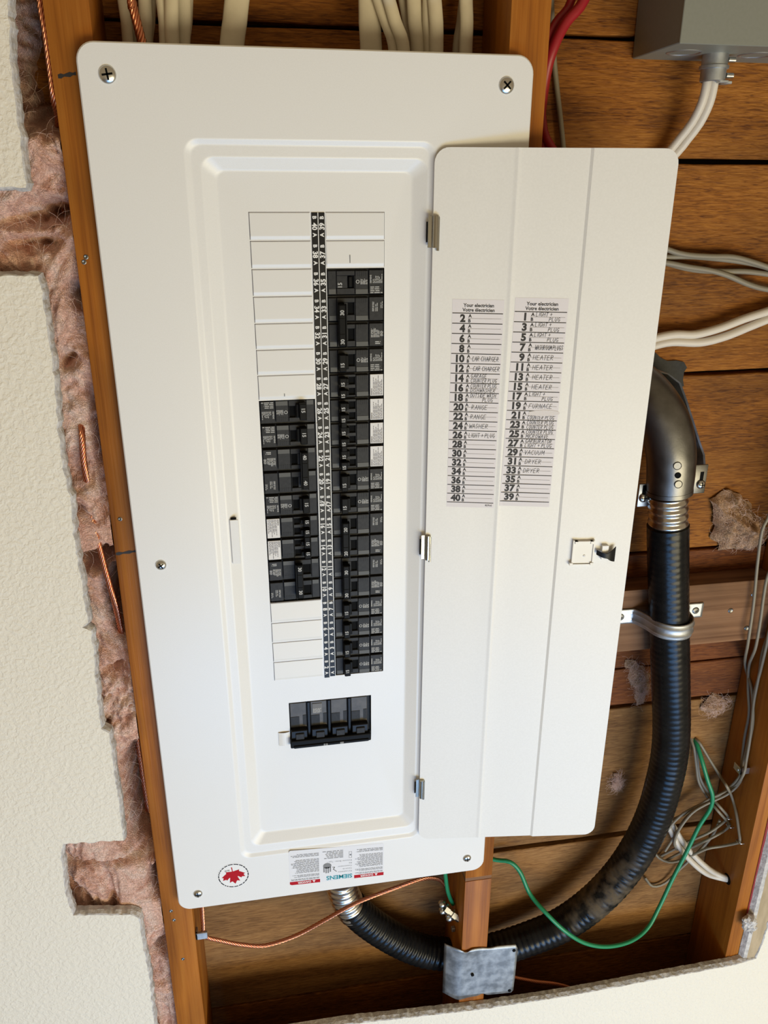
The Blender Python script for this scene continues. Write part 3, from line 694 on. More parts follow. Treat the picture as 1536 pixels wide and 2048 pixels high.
# shock hand: palm, four fingers, spark
hx, hy = xb_ - .0075, Hd*.53
bk.poly([d1(hx + .0055*math.cos(k*.5236)*1.0, hy + .0045*math.sin(k*.5236)) for k in range(12)])
for k in range(4): bk.poly([d1(hx - .0048 + k*.0027, hy + .002), d1(hx - .003 + k*.0027, hy + .002), d1(hx - .003 + k*.0027, hy + .0125 - abs(k-1.5)*.0016), d1(hx - .0048 + k*.0027, hy + .0125 - abs(k-1.5)*.0016)])
stroke(bk, [(hx - .0068, hy + .003), (hx - .0095, hy + .0035), (hx - .0078, hy + .0065), (hx - .0118, hy + .0105)], .0011, d1)
tag(rd.build('red_bar', M['red'], dso), kind='stuff'); tag(wt.build('danger_lettering', M['white_print'], dso), kind='stuff'); tl.build('brand_lettering', M['teal'], dso); tag(bk.build('small_print', M['greyink'], dso), kind='stuff')

# ------------------------------------------------------------------ the door, swung open on three hinges
th = R(7.2); HP = Vector((.1467, -.003, 0)); DU = Vector((math.cos(th), -math.sin(th), 0)); DN = Vector((-math.sin(th), -math.cos(th), 0))   # DN points to the room
DW, DT, DB_ = .2285, .0560, -.7575
def D(u, w, out=0): return HP + DU*u + Vector((0, 0, w)) + DN*out
def at_door(px, py):
    p = at_pl(px, py, HP, DN) - HP; return p.dot(DU), p.z
us = sorted(set([0, .0005, .002, .0045, .0075, .011, .0145] + [DW - q for q in (0, .0005, .002, .0045, .0075, .011, .0145)] + [.0735, .0755, .0770, .0785, .0800, .0815, .138, .1435, .1452, .1465, .1478, .1495, .154] + [.03, .05, .1, .12, .17, .19]))
def dprof(u):
    o = 0.0
    o += .0009*math.exp(-((u - .0778)/.0018)**2)
    if u > .1452: o += .0016*min(1, (u - .1452)/.0026)
    return o
def dins(u):
    r = .0135; q = min(u, DW - u)
    return 0 if q >= r else r - math.sqrt(max(0, r*r - (r-q)**2))
dm = MB(); nU = len(us)
ft = [D(u, DT - dins(u), dprof(u)) for u in us]; fb2 = [D(u, DB_ + dins(u), dprof(u)) for u in us]
bt = [D(u, DT - dins(u), dprof(u) - .0012) for u in us]; bb = [D(u, DB_ + dins(u), dprof(u) - .0012) for u in us]
i0 = 0; dm.v = ft + fb2 + bt + bb
for k in range(nU-1):
    dm.f += [(nU+k, nU+k+1, k+1, k), (2*nU+k, 2*nU+k+1, 3*nU+k+1, 3*nU+k), (k, k+1, 2*nU+k+1, 2*nU+k), (3*nU+k, 3*nU+k+1, nU+k+1, nU+k)]
dm.f += [(0, 2*nU, 3*nU, nU), (nU-1, 2*nU-1, 4*nU-1, 3*nU-1)]; dm.m = [0]*len(dm.f)
door = dm.build('door', M['door'], panel, smooth=30)
# hinges
for px, py, h in ((868, 465, .030), (851, 1096, .030), (840, 1578, .028)):
    c = at(px, py, -.004); hz = c.z; hg = MB()
    hx_ = HP.x
    hg.box(hx_ - .0048, hx_ - .0008, -.0030, -.0020, hz - h*.46, hz + h*.5, bev=.0003)
    hg.cyl((hx_ + .0022, -.0046, hz - h*.46), (hx_ + .0022, -.0046, hz + h*.5), .0030, 18)
    hg.cyl((hx_ + .0046, -.0050, hz - h*.55), (hx_ + .0046, -.0050, hz + h*.46), .0014, 10)
    hg.box(hx_ + .0046, hx_ + .0056, -.0056, -.0042, hz - h*.5, hz + h*.48)
    hg.build('hinge', M['hinge'], door, smooth=40)
    MB().box(hx_ - .0060, hx_ - .0046, -.0006, -.00005, hz - h*.30, hz + h*.32).build('hinge_slot', M['slot'], door)
# circuit directory labels
def lab(corners, nums, texts, seed, code=None):
    TL, TR, BL, BR = [at_door(*p) for p in corners]
    W = .0515; H = .2195
    def mp(o):
        def f(a, b_):
            s_, t_ = a/W, b_/H
            u = (BL[0]*(1-s_) + BR[0]*s_)*(1-t_) + (TL[0]*(1-s_) + TR[0]*s_)*t_; w = (BL[1]*(1-s_) + BR[1]*s_)*(1-t_) + (TL[1]*(1-s_) + TR[1]*s_)*t_
            return D(u, w, dprof(u) + o)
        return f
    pp = MB(); f0 = mp(.00015); nn = 14
    for k in range(nn):
        for j in range(2): pp.quad(f0(W*k/nn, H*j/2), f0(W*(k+1)/nn, H*j/2), f0(W*(k+1)/nn, H*(j+1)/2), f0(W*k/nn, H*(j+1)/2))
    pp.build('directory_label', M['paper'], door)
    ik = MB(); th_ = MB(); hw = MB(); f1 = mp(.00028); f2 = mp(.0003); f3 = mp(.00036); rg = random.Random(seed)
    put_text(ik, 'Your electrician', .0047, W*.51, H - .0072, f1, 'C', .025); put_text(ik, 'Votre électricien', .0047, W*.51, H - .0117, f1, 'C', .025)
    top = H - .0134; bot = .0056; rh = (top - bot)/20
    for i in range(21):
        yl = top - i*rh; rect(ik, .0003, yl - .0004, W - .0006, yl + .0004, f1)
    for i, nmb in enumerate(nums):
        yb = top - (i+1)*rh
        put_text(ik, str(nmb), .0100, W*.185 if nmb >= 10 else W*.21, yb + .0017, f1, 'C', .05)
        put_text(ik, 'A', .0044, W*.318, yb + .0060, f1, 'L', .04); put_text(ik, 'B', .0044, W*.318, yb + .0012, f1, 'L', .04)
        rect(th_, W*.31, yb + rh*.5 - .00013, W - .002, yb + rh*.5 + .00013, f1)
        tx = texts.get(nmb)
        if not tx: continue
        if tx[0] == 'M': handwrite(hw, tx[1], W*.41 + rg.uniform(0, .002), yb + rh*.5 - .0022, .0046, f3, rg, W*.54)
        else:
            if tx[1]: handwrite(hw, tx[1], W*.41, yb + rh*.5 + .0007, .0038, f3, rg, W*.53)
            if tx[2]: handwrite(hw, tx[2], W*(.41 if tx[0] == 'S' else .66), yb + .0010, .0038, f3, rg, W*(.53 if tx[0] == 'S' else .25))
    if code: put_text(ik, code, .0026, W - .0022, .0020, f1, 'R', .02)
    tag(ik.build('directory_print', M['ink'], door), kind='stuff'); tag(th_.build('ruled_line', M['thinline'], door), kind='stuff'); tag(hw.build('handwriting', M['pen'], door), kind='stuff')
lab(((905, 598), (1008.5, 600), (893, 1013), (987, 1016)), list(range(2, 41, 2)), {10: ('M', 'CAR CHARGER'), 12: ('M', 'CAR CHARGER'), 14: ('S', 'GARAGE', 'COUNTER PLUG'), 16: ('S', 'COUNTER PLUG', 'DISHWASHER'), 18: ('L', 'OUTSIDE WASH', 'PLUG'), 20: ('M', 'RANGE'), 22: ('M', 'RANGE'), 24: ('M', 'WASHER'), 26: ('M', 'LIGHT + PLUG')}, 4, '8270-E')
lp = ('L', 'LIGHT +', 'PLUG')
lab(((1031, 595), (1138, 597), (998, 1011), (1098, 1014)), list(range(1, 40, 2)), {1: lp, 3: lp, 5: lp, 7: ('M', 'WASHROOM PLUGS'), 9: ('M', 'HEATER'), 11: ('M', 'HEATER'), 13: ('M', 'HEATER'), 15: ('M', 'HEATER'), 17: lp, 19: ('M', 'FURNACE'), 21: ('S', '', 'COUNTER PLUG'), 23: ('S', 'COUNTER PLUG', 'COUNTER PLUG'), 25: ('S', 'COUNTER PLUG', 'MICROWAVE'), 27: ('S', 'GARBURATOR', 'LIGHT + PLUG'), 29: ('M', 'VACUUM'), 31: ('M', 'DRYER'), 33: ('M', 'DRYER')}, 6)
# correction patch over circuit 21
u0, w0 = at_door(1056, 820); u1, w1 = at_door(1119, 832); ep = MB()
ep.poly([D(u0 + (u1-u0)*(.5 + .5*math.cos(t*.5236)*(1 + .1*math.sin(t*3))), w0 + (w1-w0)*(.5 - .5*math.sin(t*.5236)), dprof(u0) + .00045) for t in range(12)])
ep.build('correction_patch', mat('patch_paper', (.70, .665, .655), .7), door)
# latch back: clear white frame and black spring clip
(lu0, lw1), (lu1, lw0) = at_door(1141, 1078), at_door(1184, 1126)
la = MB(); o_ = dprof(.17)
def dbox(mb, u0, u1, w0, w1, o0, o1, m=0):
    v = [D(u, w, o) for u in (u0, u1) for o in (o1, o0) for w in (w0, w1)]
    mb.add(v, [(0, 1, 3, 2), (4, 6, 7, 5), (0, 4, 5, 1), (2, 3, 7, 6), (0, 2, 6, 4), (1, 5, 7, 3)], m)
dbox(la, lu0 + .003, lu1 - .002, lw0 + .002, lw1 - .003, o_, o_ + .0025)
for a, b_, c_, d_ in ((lu0 + .002, lu0 + .0035, lw0, lw1), (lu1 - .0022, lu1 - .0008, lw0 + .001, lw1), (lu0 + .004, lu1 - .003, lw1 - .0028, lw1 - .001), (lu0 + .004, lu1 - .003, lw0, lw0 + .0014)): dbox(la, a, b_, c_, d_, o_, o_ + .0038)
for a, c_ in ((lu0 + .004, lw1 - .004), (lu1 - .0055, lw1 - .004), (lu0, lw0), (lu1 - .004, lw0)): dbox(la, a, a + .0035, c_, c_ + .003, o_, o_ + .0046)
la.lathe(D(lu0 + .016, lw0 + .011, o_ + .0025), DN, [(.0016, 0), (.0014, .0005), (.0001, .0008)], 12)
la.build('latch_frame', mat('latch_plastic', (.70, .69, .66), .3), door)
(cu0, cw1), (cu1, cw0) = at_door(1191, 1093), at_door(1225, 1121)
ck = MB(); n = 14; dd = cu1 - cu0
for k in range(n):
    t0, t1 = k/n, (k+1)/n
    def pt(t, top):
        u = cu0 + dd*t; mid = cw0 + (cw1-cw0)*(.75 - .6*t + .45*t*t); hw = .0028 + .0062*max(0, (t - .55)/.45)**.8
        return u, mid + (hw if top else -hw)
    a, b_, c_, d_ = pt(t0, 0), pt(t1, 0), pt(t1, 1), pt(t0, 1); lift = lambda t: o_ + .0045 + .004*math.sin(t*3.14)
    top4 = [D(*a, lift(t0)), D(*b_, lift(t1)), D(*c_, lift(t1)), D(*d_, lift(t0))]; bot4 = [p - DN*.0012 for p in top4]
    ck.add(top4 + bot4, [(0, 1, 2, 3), (7, 6, 5, 4), (0, 4, 5, 1), (2, 6, 7, 3), (1, 5, 6, 2), (3, 7, 4, 0)])
ck.build('latch_clip', M['black'], door)
dk = MB(); dbox(dk, cu0 + .006, cu0 + .013, cw0 + .004, cw1 + .003, o_, o_ + .0045); dk.build('latch_post', M['filler'], door)

# ------------------------------------------------------------------ circuit breakers (local frame: x outwards, z down from the row top)
BW = .0562
def bx(f): return f*BW
def bz(f): return -f*P
def breaker_body(mb_char, mb_tab, mb_slot, mb_print, row, kind, rng, off=False):
    z = row
    def B(x0, x1, z0, z1, y, mb, deep=.02): mb.box(bx(x0), bx(x1), y, deep, bz(row + z1), bz(row + z0), bev=.0004)
    g = .10
    B(.0, .998, .012, .988, .0035, mb_char)                      # base block
    B(.02, .165, g, .965, .0012, mb_char)                       # inner section
    B(.49, .718, g, .965, -.0002, mb_char)                      # marking section
    B(.735, .985, g - .02, .965, -.0004, mb_char)               # label section
    if kind == 'single' or kind == 'double':
        B(.17, .485, g, .27, .0002, mb_char); B(.17, .485, .74, .965, .0002, mb_char); B(.17, .36 if not off else .185, .27, .74, .0008, mb_char); B(.47, .485, .27, .74, .0002, mb_char)
        sl = (.36, .47) if not off else (.185, .33)
        mb_slot.append(MB().box(bx(sl[0]), bx(sl[1]), .0025, .0035, bz(row + .74), bz(row + .27)))
        if off: B(.33, .47, .27, .74, .0008, mb_char)
    else:
        B(.17, .485, g - .03, .17, .0002, mb_char); B(.17, .485, .47, .62, .0002, mb_char); B(.17, .485, .90, .97, .0002, mb_char); B(.17, .36, .17, .9, .0008, mb_char); B(.47, .485, .17, .9, .0002, mb_char)
        for a, b_ in ((.17, .45), (.64, .88)): mb_slot.append(MB().box(bx(.36), bx(.47), .0025, .0035, bz(row + b_), bz(row + a)))
    for k in range(6): mb_char.box(bx(.505 + k*.034), bx(.515 + k*.034), -.0006, 0, bz(row + .30), bz(row + .13))
    mb_tab.append(MB().box(bx(.50), bx(.712), -.0005, .001, bz(row + .955), bz(row + .78))); mb_tab.append(MB().box(bx(.035), bx(.155), .0009, .002, bz(row + .955), bz(row + .77)))
def vmap(xc, zc, y): return lambda a, b_: Vector((xc - b_, y, zc + a))      # reads upwards, tops towards the panel centre
def handle(mb, z0, z1, x0=.175, x1=.30, y=-.0085):
    mb.box(bx(x0), bx(x1), y, .003, bz(z1), bz(z0), bev=.0009, seg=2)
    mb.box(bx(x1) - .0004, bx(x1 + .055), -.0030, .003, bz(z1 - .06), bz(z0 + .06), bev=.0008, seg=2)
def marks(mb, row, kind, rng):
    if kind == 'single':
        m0 = lambda a, b_: Vector((a, -.00055, b_))
        for k in range(16):
            a, b_ = k*.3927, (k+1)*.3927; cx_, cz_ = bx(.535), bz(row + .5); r0, r1 = .0012, .0018
            mb.quad((cx_ + r0*math.cos(a), -.00035, cz_ + r0*math.sin(a)), (cx_ + r1*math.cos(a), -.00035, cz_ + r1*math.sin(a)), (cx_ + r1*math.cos(b_), -.00035, cz_ + r1*math.sin(b_)), (cx_ + r0*math.cos(b_), -.00035, cz_ + r0*math.sin(b_)))
        v = vmap(bx(.575), bz(row + .60), -.00035); greek(mb, 0, -.0072, .0052, 0, 6, v, rng, .55)
        put_text(mb, 'SIEMENS', .0021, 0, 0, vmap(bx(.775), bz(row + .56), -.0006), 'L', .03, sx=1.0)
        greek(mb, 0, -.0098, .0092, 0, 8, vmap(bx(.79), bz(row + .56), -.0006), rng, .5, ragged=.6)
        h = lambda a, b_: Vector((bx(.755) + a, -.0006, bz(row + .93) + b_)); greek(mb, 0, 0, .0122, .0070, 4, h, rng, .5, ragged=.3)
    elif kind == 'double0':
        greek(mb, 0, -.0022, .0102, 0, 2, vmap(bx(.78), bz(row + .62), -.0006), rng, .55, ragged=.1); greek(mb, 0, -.0030, .0090, 0, 2, vmap(bx(.83), bz(row + .62), -.0006), rng, .45)
        greek(mb, 0, -.0026, .0070, 0, 2, vmap(bx(.925), bz(row + .5), -.0006), rng, .45)
    elif kind == 'double1':
        greek(mb, 0, -.0090, .0095, 0, 7, vmap(bx(.755), bz(row + .62), -.0006), rng, .55, ragged=.3); greek(mb, 0, -.003, .006, 0, 3, vmap(bx(.925), bz(row + .58), -.0006), rng, .6)
        h = lambda a, b_: Vector((bx(.84) + a, -.0006, bz(row + .88) + b_)); greek(mb, 0, 0, .0070, .0034, 2, h, rng, .55)
def fin(root, c, t, sl, p, hs, w=None):
    o = ORI[root]
    def put(mb, nm, mt, kind=None):
        if mb.v:
            mb.v = [v + o for v in mb.v]; q = mb.build(nm, mt, root)
            if kind: q['kind'] = kind
    put(c, 'body', M['char'])
    for q in t: put(q, 'grey_tab', M['grey_tab'])
    for q in sl: put(q, 'toggle_slot', M['slot'])
    for q in hs: put(q, 'toggle', M['handle'])
    put(p, 'printed_mark', M['print'], 'stuff')
    if w: put(w[0], 'white_label', M['wlabel']); put(w[1], 'label_print', M['thinline'], 'stuff')
def single(loc, off=False):
    root = empty('circuit_breaker', loc); rng = random.Random(1); c, t, s, p, h = MB(), [], [], MB(), MB()
    breaker_body(c, t, s, p, 0, 'single', rng); marks(p, 0, 'single', rng)
    if off: h.box(bx(.375), bx(.44), -.0005, .003, bz(.70), bz(.30), bev=.0008, seg=2); put_text(p, '15', .0056, 0, 0, vmap(bx(.26), bz(.70), -.0002), 'L', .03)
    else: handle(h, .22, .90); put_text(p, '15', .0052, 0, 0, vmap(bx(.262), bz(.70), -.0088), 'L', .03)
    fin(root, c, t, s, p, [h]); return root
def double(loc, amp, off=False):
    root = empty('double_breaker', loc); rng = random.Random(2); c, t, s, p, h = MB(), [], [], MB(), MB()
    for r_ in (0, 1): breaker_body(c, t, s, p, r_, 'double', rng, off); marks(p, r_, 'double%d' % r_, rng)
    x0, x1 = (.175, .30) if not off else (.345, .47)
    h.box(bx(x0), bx(x1), -.0100, -.002, bz(1.90), bz(.30), bev=.0011, seg=2)
    for r_ in (0, 1): h.box(bx(x0 + .01), bx(x1 - .01), -.004, .003, bz(r_ + .74), bz(r_ + .28))
    h.box(bx(x1), bx(x1) + .0009, -.0106, -.003, bz(1.92), bz(.30))
    for a in (.82, 1.42): h.box(bx(x0 + .015), bx(x1 - .015), -.0106, -.0095, bz(a + .02), bz(a))
    for r_ in (.70, 1.80): put_text(p, str(amp), .0052, 0, 0, vmap(bx(x0 + .092), bz(r_), -.0102), 'L', .03)
    fin(root, c, t, s, p, [h]); return root
def tandem(loc, ties=()):
    root = empty('tandem_breaker', loc); rng = random.Random(3); c, t, s, p, hs = MB(), [], [], MB(), []
    breaker_body(c, t, s, p, 0, 'tandem', rng)
    for z0, z1, r_ in ((.14, .47, .48), (.62, .94, .94)):
        h = MB(); handle(h, z0, z1, .175, .30); hs.append(h); put_text(p, '15', .0048, 0, 0, vmap(bx(.262), bz(r_ - .02), -.0088), 'L', .035)
    if 'bottom' in ties: hs[1].box(bx(.19), bx(.29), -.0092, -.004, bz(1.16), bz(.93), bev=.0006)
    wl, wp = MB(), MB(); wl.box(bx(.745), bx(.985), -.0009, -.0003, bz(.955), bz(.085), bev=.0002)
    put_text(wp, 'SIEMENS', .0019, 0, 0, vmap(bx(.785), bz(.93), -.0010), 'L', .03); greek(wp, .0002, -.0098, .0205, 0, 8, vmap(bx(.79), bz(.93), -.0010), rng, .5, ragged=.35)
    fin(root, c, t, s, p, hs, (wl, wp)); return root
def rowR(i): return (XRa, YF, -i*P)
def rowL(i, n=1): return (XLb, YF, -(i+n)*P)
s_proto = single(rowR(2), True)
tag(s_proto, 'switched-off 15 amp breaker, topmost of the right column beside number thirty-five', 'circuit breaker', 'single pole breakers')
s1 = single(rowR(5))
tag(s1, 'single black 15 amp breaker with white print beside number twenty-nine', 'circuit breaker', 'single pole breakers')
for i, num in ((10, 'nineteen'), (11, 'seventeen'), (16, 'seven'), (17, 'five'), (18, 'three'), (19, 'one')):
    tag(copy_tree(s1, rowR(i)), 'single black 15 amp breaker in the right column beside strip number %s' % num, 'circuit breaker', 'single pole breakers')
for i, num in ((7, 'twenty-six'), (8, 'twenty-four'), (11, 'eighteen')):
    tag(copy_tree(s1, rowL(i), math.pi), 'single black 15 amp breaker in the left column beside strip number %s' % num, 'circuit breaker', 'single pole breakers')
tag(double(rowR(3), 30), 'double black 30 amp breaker with tied handle beside numbers thirty-three and thirty-one', 'circuit breaker', 'double pole breakers')
tag(double(rowR(12), 20), 'double black 20 amp breaker with tied handle beside numbers fifteen and thirteen', 'circuit breaker', 'double pole breakers')
tag(double(rowR(14), 30), 'lowest double 30 amp breaker of the right column, beside numbers eleven and nine', 'circuit breaker', 'double pole breakers')
d40 = double((0, 0, 0), 40); d40.location = Vector(rowL(9, 2)) + Vector((0, 0, Z0)); d40.rotation_euler = (0, math.pi, 0)
tag(d40, 'double black 40 amp breaker with tied handle beside numbers twenty-two and twenty', 'circuit breaker', 'double pole breakers')
d30 = double((0, 0, 0), 30, True); d30.location = Vector(rowL(14, 2)) + Vector((0, 0, Z0)); d30.rotation_euler = (0, math.pi, 0)
tag(d30, 'switched-off double breaker at the foot of the left column beside numbers twelve and ten', 'circuit breaker', 'double pole breakers')
t1 = tandem(rowR(6)); tag(t1, 'twin-handle tandem breaker with white label beside number twenty-seven', 'circuit breaker', 'tandem breakers')
t2 = tandem(rowR(7), ('bottom',)); tag(t2, 'twin-handle tandem breaker with white label beside number twenty-five', 'circuit breaker', 'tandem breakers')
tag(copy_tree(t2, rowR(8)), 'twin-handle tandem breaker with white label beside number twenty-three', 'circuit breaker', 'tandem breakers')
tag(copy_tree(t1, rowR(9)), 'twin-handle tandem breaker with white label beside number twenty-one', 'circuit breaker', 'tandem breakers')
tag(copy_tree(t1, rowL(12), math.pi), 'twin-handle tandem breaker with white label beside number sixteen', 'circuit breaker', 'tandem breakers')
tag(copy_tree(t2, rowL(13), math.pi), 'twin-handle tandem breaker with white label beside number fourteen', 'circuit breaker', 'tandem breakers')

# main breaker: four bays, a shared black bar handle below
mbk = empty('main_breaker', (.0387, .016, -.5985), 'wide four-bay black main breaker below the breaker columns', 'main breaker')
b = MB(); xA, xB, zA, zB = -.0098, .0872, -.5401, -.5984; b.box(xA, xB, .016, .045, zB, zA)
b.build('body', M['char'], mbk)
w4 = (xB - xA)/4
for k in range(4):
    x0 = xA + k*w4 + .0008; x1 = x0 + w4 - .0050
    f = MB(); f.box(x0, x1, .0125, .017, zA - .040, zA - .0025, bev=.0005); f.build('bay_face', M['smoke'], mbk)
    f = MB(); f.box(x0 + .0006, x0 + (x1-x0)*.55, .0120, .013, zA - .037, zA - .0215); f.box(x1 - .0045, x1 - .0004, .0120, .013, zA - .034, zA - .020); f.build('bay_mark', M['char'], mbk)
    f = MB(); f.box(x0, x1, .0050, .017, zA - .0505, zA - .0365, bev=.0008); f.build('toggle_base', M['black'], mbk)
    f = MB(); f.box(x0 + .005, x1 - .004, .0030, .007, zA - .0490, zA - .0400, bev=.0006); f.build('toggle', M['char'], mbk)
    if k < 3:
        f = MB(); f.box(x1 + .0008, x1 + .0042, .0095, .017, zA - .056, zA - .0008, bev=.0005); f.box(x1 + .0019, x1 + .0031, .0088, .0097, zA - .056, zA - .001); f.build('divider', M['black'], mbk)
f = MB(); f.box(xA - .0008, xB - .001, .0008, .0105, zB + .0002, zB + .0105, bev=.0012, seg=2); f.box(xA + .003, xB - .004, -.0006, .002, zB + .0006, zB + .0042, bev=.0006); f.build('bar_handle', M['handle'], mbk)
f = MB(); x0 = xA + w4 + .003; f.box(x0, x0 + .0115, .0118, .0128, zA - .0185, zA - .0055); f.build('bay_label', mat('label_grey', (.13, .12, .105), .5), mbk)
f = MB(); greek(f, 0, 0, .0105, .0065, 5, lambda a, b_: Vector((x0 + .0005 + a, .0117, zA - .018 + b_)), random.Random(4), .5)
greek(f, 0, 0, .005, .003, 2, lambda a, b_: Vector((xA + w4*1.5 + .002 + a, -.0007, zB + .0014 + b_)), random.Random(4), .5); greek(f, 0, 0, .005, .003, 2, lambda a, b_: Vector((xA + w4*2.4 + a, -.0007, zB + .0014 + b_)), random.Random(5), .5)
f.build('printed_mark', M['print'], mbk)

# ------------------------------------------------------------------ cables into the top of the panel
def cable(name, pts, rx, ry, m, label, cat='cable', group=None, seg=10, side=None, step=.006, spl=True):
    path = spline(pts, step) if spl else pts
    return tag(MB().tube(path, rx, seg, ry=ry, side=side).build(name, m, smooth=80), label, cat, group)
# (px at y=0, px at y=85, half width mm, depth)
tops = [(246, 256, 5.0, .070, 'leftmost thin white cable entering the panel top by the stud'),
        (262, 269, 4.2, .082, 'white cable half hidden behind the bare copper wire'),
        (290, 291, 6.0, .070, 'white cable just right of the bare copper wire at panel top'),
        (303, 297, 4.0, .085, 'thin white cable behind and right of the copper wire'),
        (322, 329, 4.6, .055, 'left cable of the tight white bunch above the panel'),
        (343, 345, 6.2, .050, 'middle cable of the tight white bunch above the panel'),
        (366, 364, 7.0, .062, 'wide right cable of the tight white bunch above the panel'),
        (379, 373, 3.4, .082, 'thin cable at the right rear of the tight white bunch'),
        (474, 464, 11.0, .060, 'thick lone white cable left of centre above the panel'),
        (739, 742, 10.5, .062, 'thick white cable left of the slanting pair above the panel'),
        (724, 727, 3.0, .085, 'thin white cable peeking out left of the thick one'),
        (757, 787, 5.6, .055, 'left of two slanting white cables above the panel'),
        (778, 806, 6.0, .048, 'right of two slanting white cables above the panel'),
        (806, 818, 4.6, .078, 'shaded white cable right of the slanting pair'),
        (828, 836, 7.4, .066, 'wide greyish cable right of the slanting pair'),
        (853, 856, 4.0, .062, 'thin left cable of the upright pair near panel corner'),
        (869, 873, 6.8, .056, 'wide right cable of the upright pair near panel corner'),
        (926, 914, 4.2, .082, 'shaded cable behind the rightmost white cable'),
        (932, 932, 6.6, .060, 'rightmost white cable entering the panel top')]
for p0, p1, hw, dep, lab_ in tops:
    a, b_ = at(p0, 0, dep), at(p1, 88, dep); d = (a-b_)
    cable('power_cable', [Vector((b_.x - d.x*.15, dep, .1185)), b_, (a+b_)/2 + Vector((.0008*math.sin(p0), 0, 0)), a, a + d*1.0 + Vector((.001*math.sin(p0*3), 0, 0)), a + d*2.2 + Vector((.004*math.sin(p0*5), .004, 0)), Vector(((a + d*4).x, dep + .006, .58))], hw/1000, min(hw, 4.4)/1000, M['cable'], lab_, group='white cables above the panel', side=(1, 0, 0), seg=14)

# stranded bare copper
def stranded(name, path, r, label, pitch=.028, step=.003):
    pts = spline(path, step); mb = MB(); mb.tube(pts, r*.42, 6)
    n = len(pts); T = [(pts[min(i+1, n-1)] - pts[max(i-1, 0)]).normalized() for i in range(n)]
    A = Vector((0, 1, 0)); A = A if abs(T[0].dot(A)) < .9 else Vector((1, 0, 0)); L = 0; fr = []
    for i in range(n):
        A = (A - T[i]*A.dot(T[i])).normalized(); L += (pts[i]-pts[i-1]).length if i else 0; fr.append((A.copy(), T[i].cross(A), L))
    for s in range(6):
        mb.tube([pts[i] + (fr[i][0]*math.cos(s*1.0472 + 6.2832*fr[i][2]/pitch) + fr[i][1]*math.sin(s*1.0472 + 6.2832*fr[i][2]/pitch))*r*.66 for i in range(n)], r*.36, 6)
    return tag(mb.build(name, M['copper'], smooth=70), label, 'wire')
stranded('copper_wire', [Vector((-.128, .045, .5)), at(255, -60, .045), at(263, 0, .045), at(275, 50, .045), at(285, 90, .045), Vector((at(289, 100, .045).x, .045, .1186))], .0042, 'bare stranded copper wire entering the panel top')
stranded('copper_wire', [at(66, -160, .024), at(80, 0, .022), at(91, 62, .020), at(101, 140, .020), at(108, 200, .021), at(116, 240, .045), at(118, 330, .085), at(150, 700, .085), at(158, 815, .05), at(163.5, 860, .019), at(167, 920, .018), at(174, 965, .026), at(178, 990, .040), at(181, 1012, .024), at(193, 1070, .017), at(207, 1125, .020), at(218, 1165, .022), at(229, 1205, .026), at(240, 1256, .045), at(252, 1330, .075), at(300, 1650, .085)], .0032, 'bare stranded copper wire threading through the pink insulation')
cg = empty('copper_wire', at(408, 1868, .02), 'bare stranded copper wire looping under the panel from the left stud', 'wire')
o = stranded('strand', [at(402, 1780, .022), at(404, 1815, .021), at(406, 1845, .020), at(410, 1872, .019), at(440, 1881, .022), at(480, 1889, .026), at(530, 1891, .030), at(590, 1872, .033), at(650, 1840, .030), at(710, 1807, .026), at(790, 1776, .030), at(840, 1759, .036), at(868, 1757, .046), at(884, 1764, .056), at(897, 1785, .062), at(908, 1815, .066), at(918, 1850, .066)], .0029, None)
del o['category']; o.parent = cg; o.location = ORI[o] - ORI[cg]
c = at(409, 1870, .017); s_ = MB(); s_.box(-.1456, c.x + .004, .014, .018, c.z - .004, c.z + .007, bev=.0006); s_.box(-.1456, -.143, .014, .026, c.z - .004, c.z + .007, bev=.0006); s_.build('staple', M['galv'], cg)
stranded('copper_wire', [at(985, 1944, .05), at(1030, 1955, .045), at(1070, 1963, .042), at(1120, 1970, .040), at(1180, 1990, .04)], .0029, 'short bare copper wire emerging right of the galvanized plate')

# ------------------------------------------------------------------ wires right of the panel
cable('red_cable', [at(1160, -120, .085), at(1143, 0, .080), at(1112, 45, .078), at(1090, 95, .070), at(1082, 180, .075), at(1088, 262, .080), at(1104, 296, .082), at(1130, 350, .085), Vector((.305, .092, -.06)), Vector((.285, .097, -.16)), Vector((.2585, .098, -.22))], .0042, .0042, M['cabler'], 'inner red cable curving down behind the middle stud')
cable('red_cable', [at(1200, -100, .075), at(1168, 0, .068), at(1132, 45, .066), at(1107, 95, .064), at(1092, 150, .070), at(1081, 240, .085), at(1080, 330, .09), Vector((.262, .094, -.08)), Vector((.2610, .097, -.20))], .0052, .0052, M['cabler'], 'outer red cable curving down behind the middle stud')
cable('grey_cable', [at(1102, -20, .095), at(1106, 92, .097), at(1113, 170, .099), at(1121, 240, .099), at(1127, 300, .098), at(1132, 360, .097), Vector((.292, .0985, -.10)), Vector((.2585, .0985, -.19))], .0028, .0028, M['cableg'], 'thin grey cable hanging straight beside the middle stud')
for k, (dx, dy, lb) in enumerate(((0, 0, 'left of two white cables dropping from the grey box'), (14, 2, 'right of two white cables dropping from the grey box'))):
    cable('white_cable', [at(1417 + dx, 132, .062), at(1414 + dx, 165 + dy, .062), at(1404 + dx*1.05, 205 + dy, .066), at(1384 + dx*1.1, 245 + dy, .074), at(1360 + dx*1.15, 276 + dy, .082), at(1335 + dx*1.2, 306 + dy, .088), at(1290 + dx, 350 + dy, .092), Vector((.345, .096, -.045 - dx*.001)), Vector((.30, .0985, -.085 - dx*.001)), Vector((.2585, .0985, -.10 - dx*.001))], .0046, .0046, M['cablew'], lb)
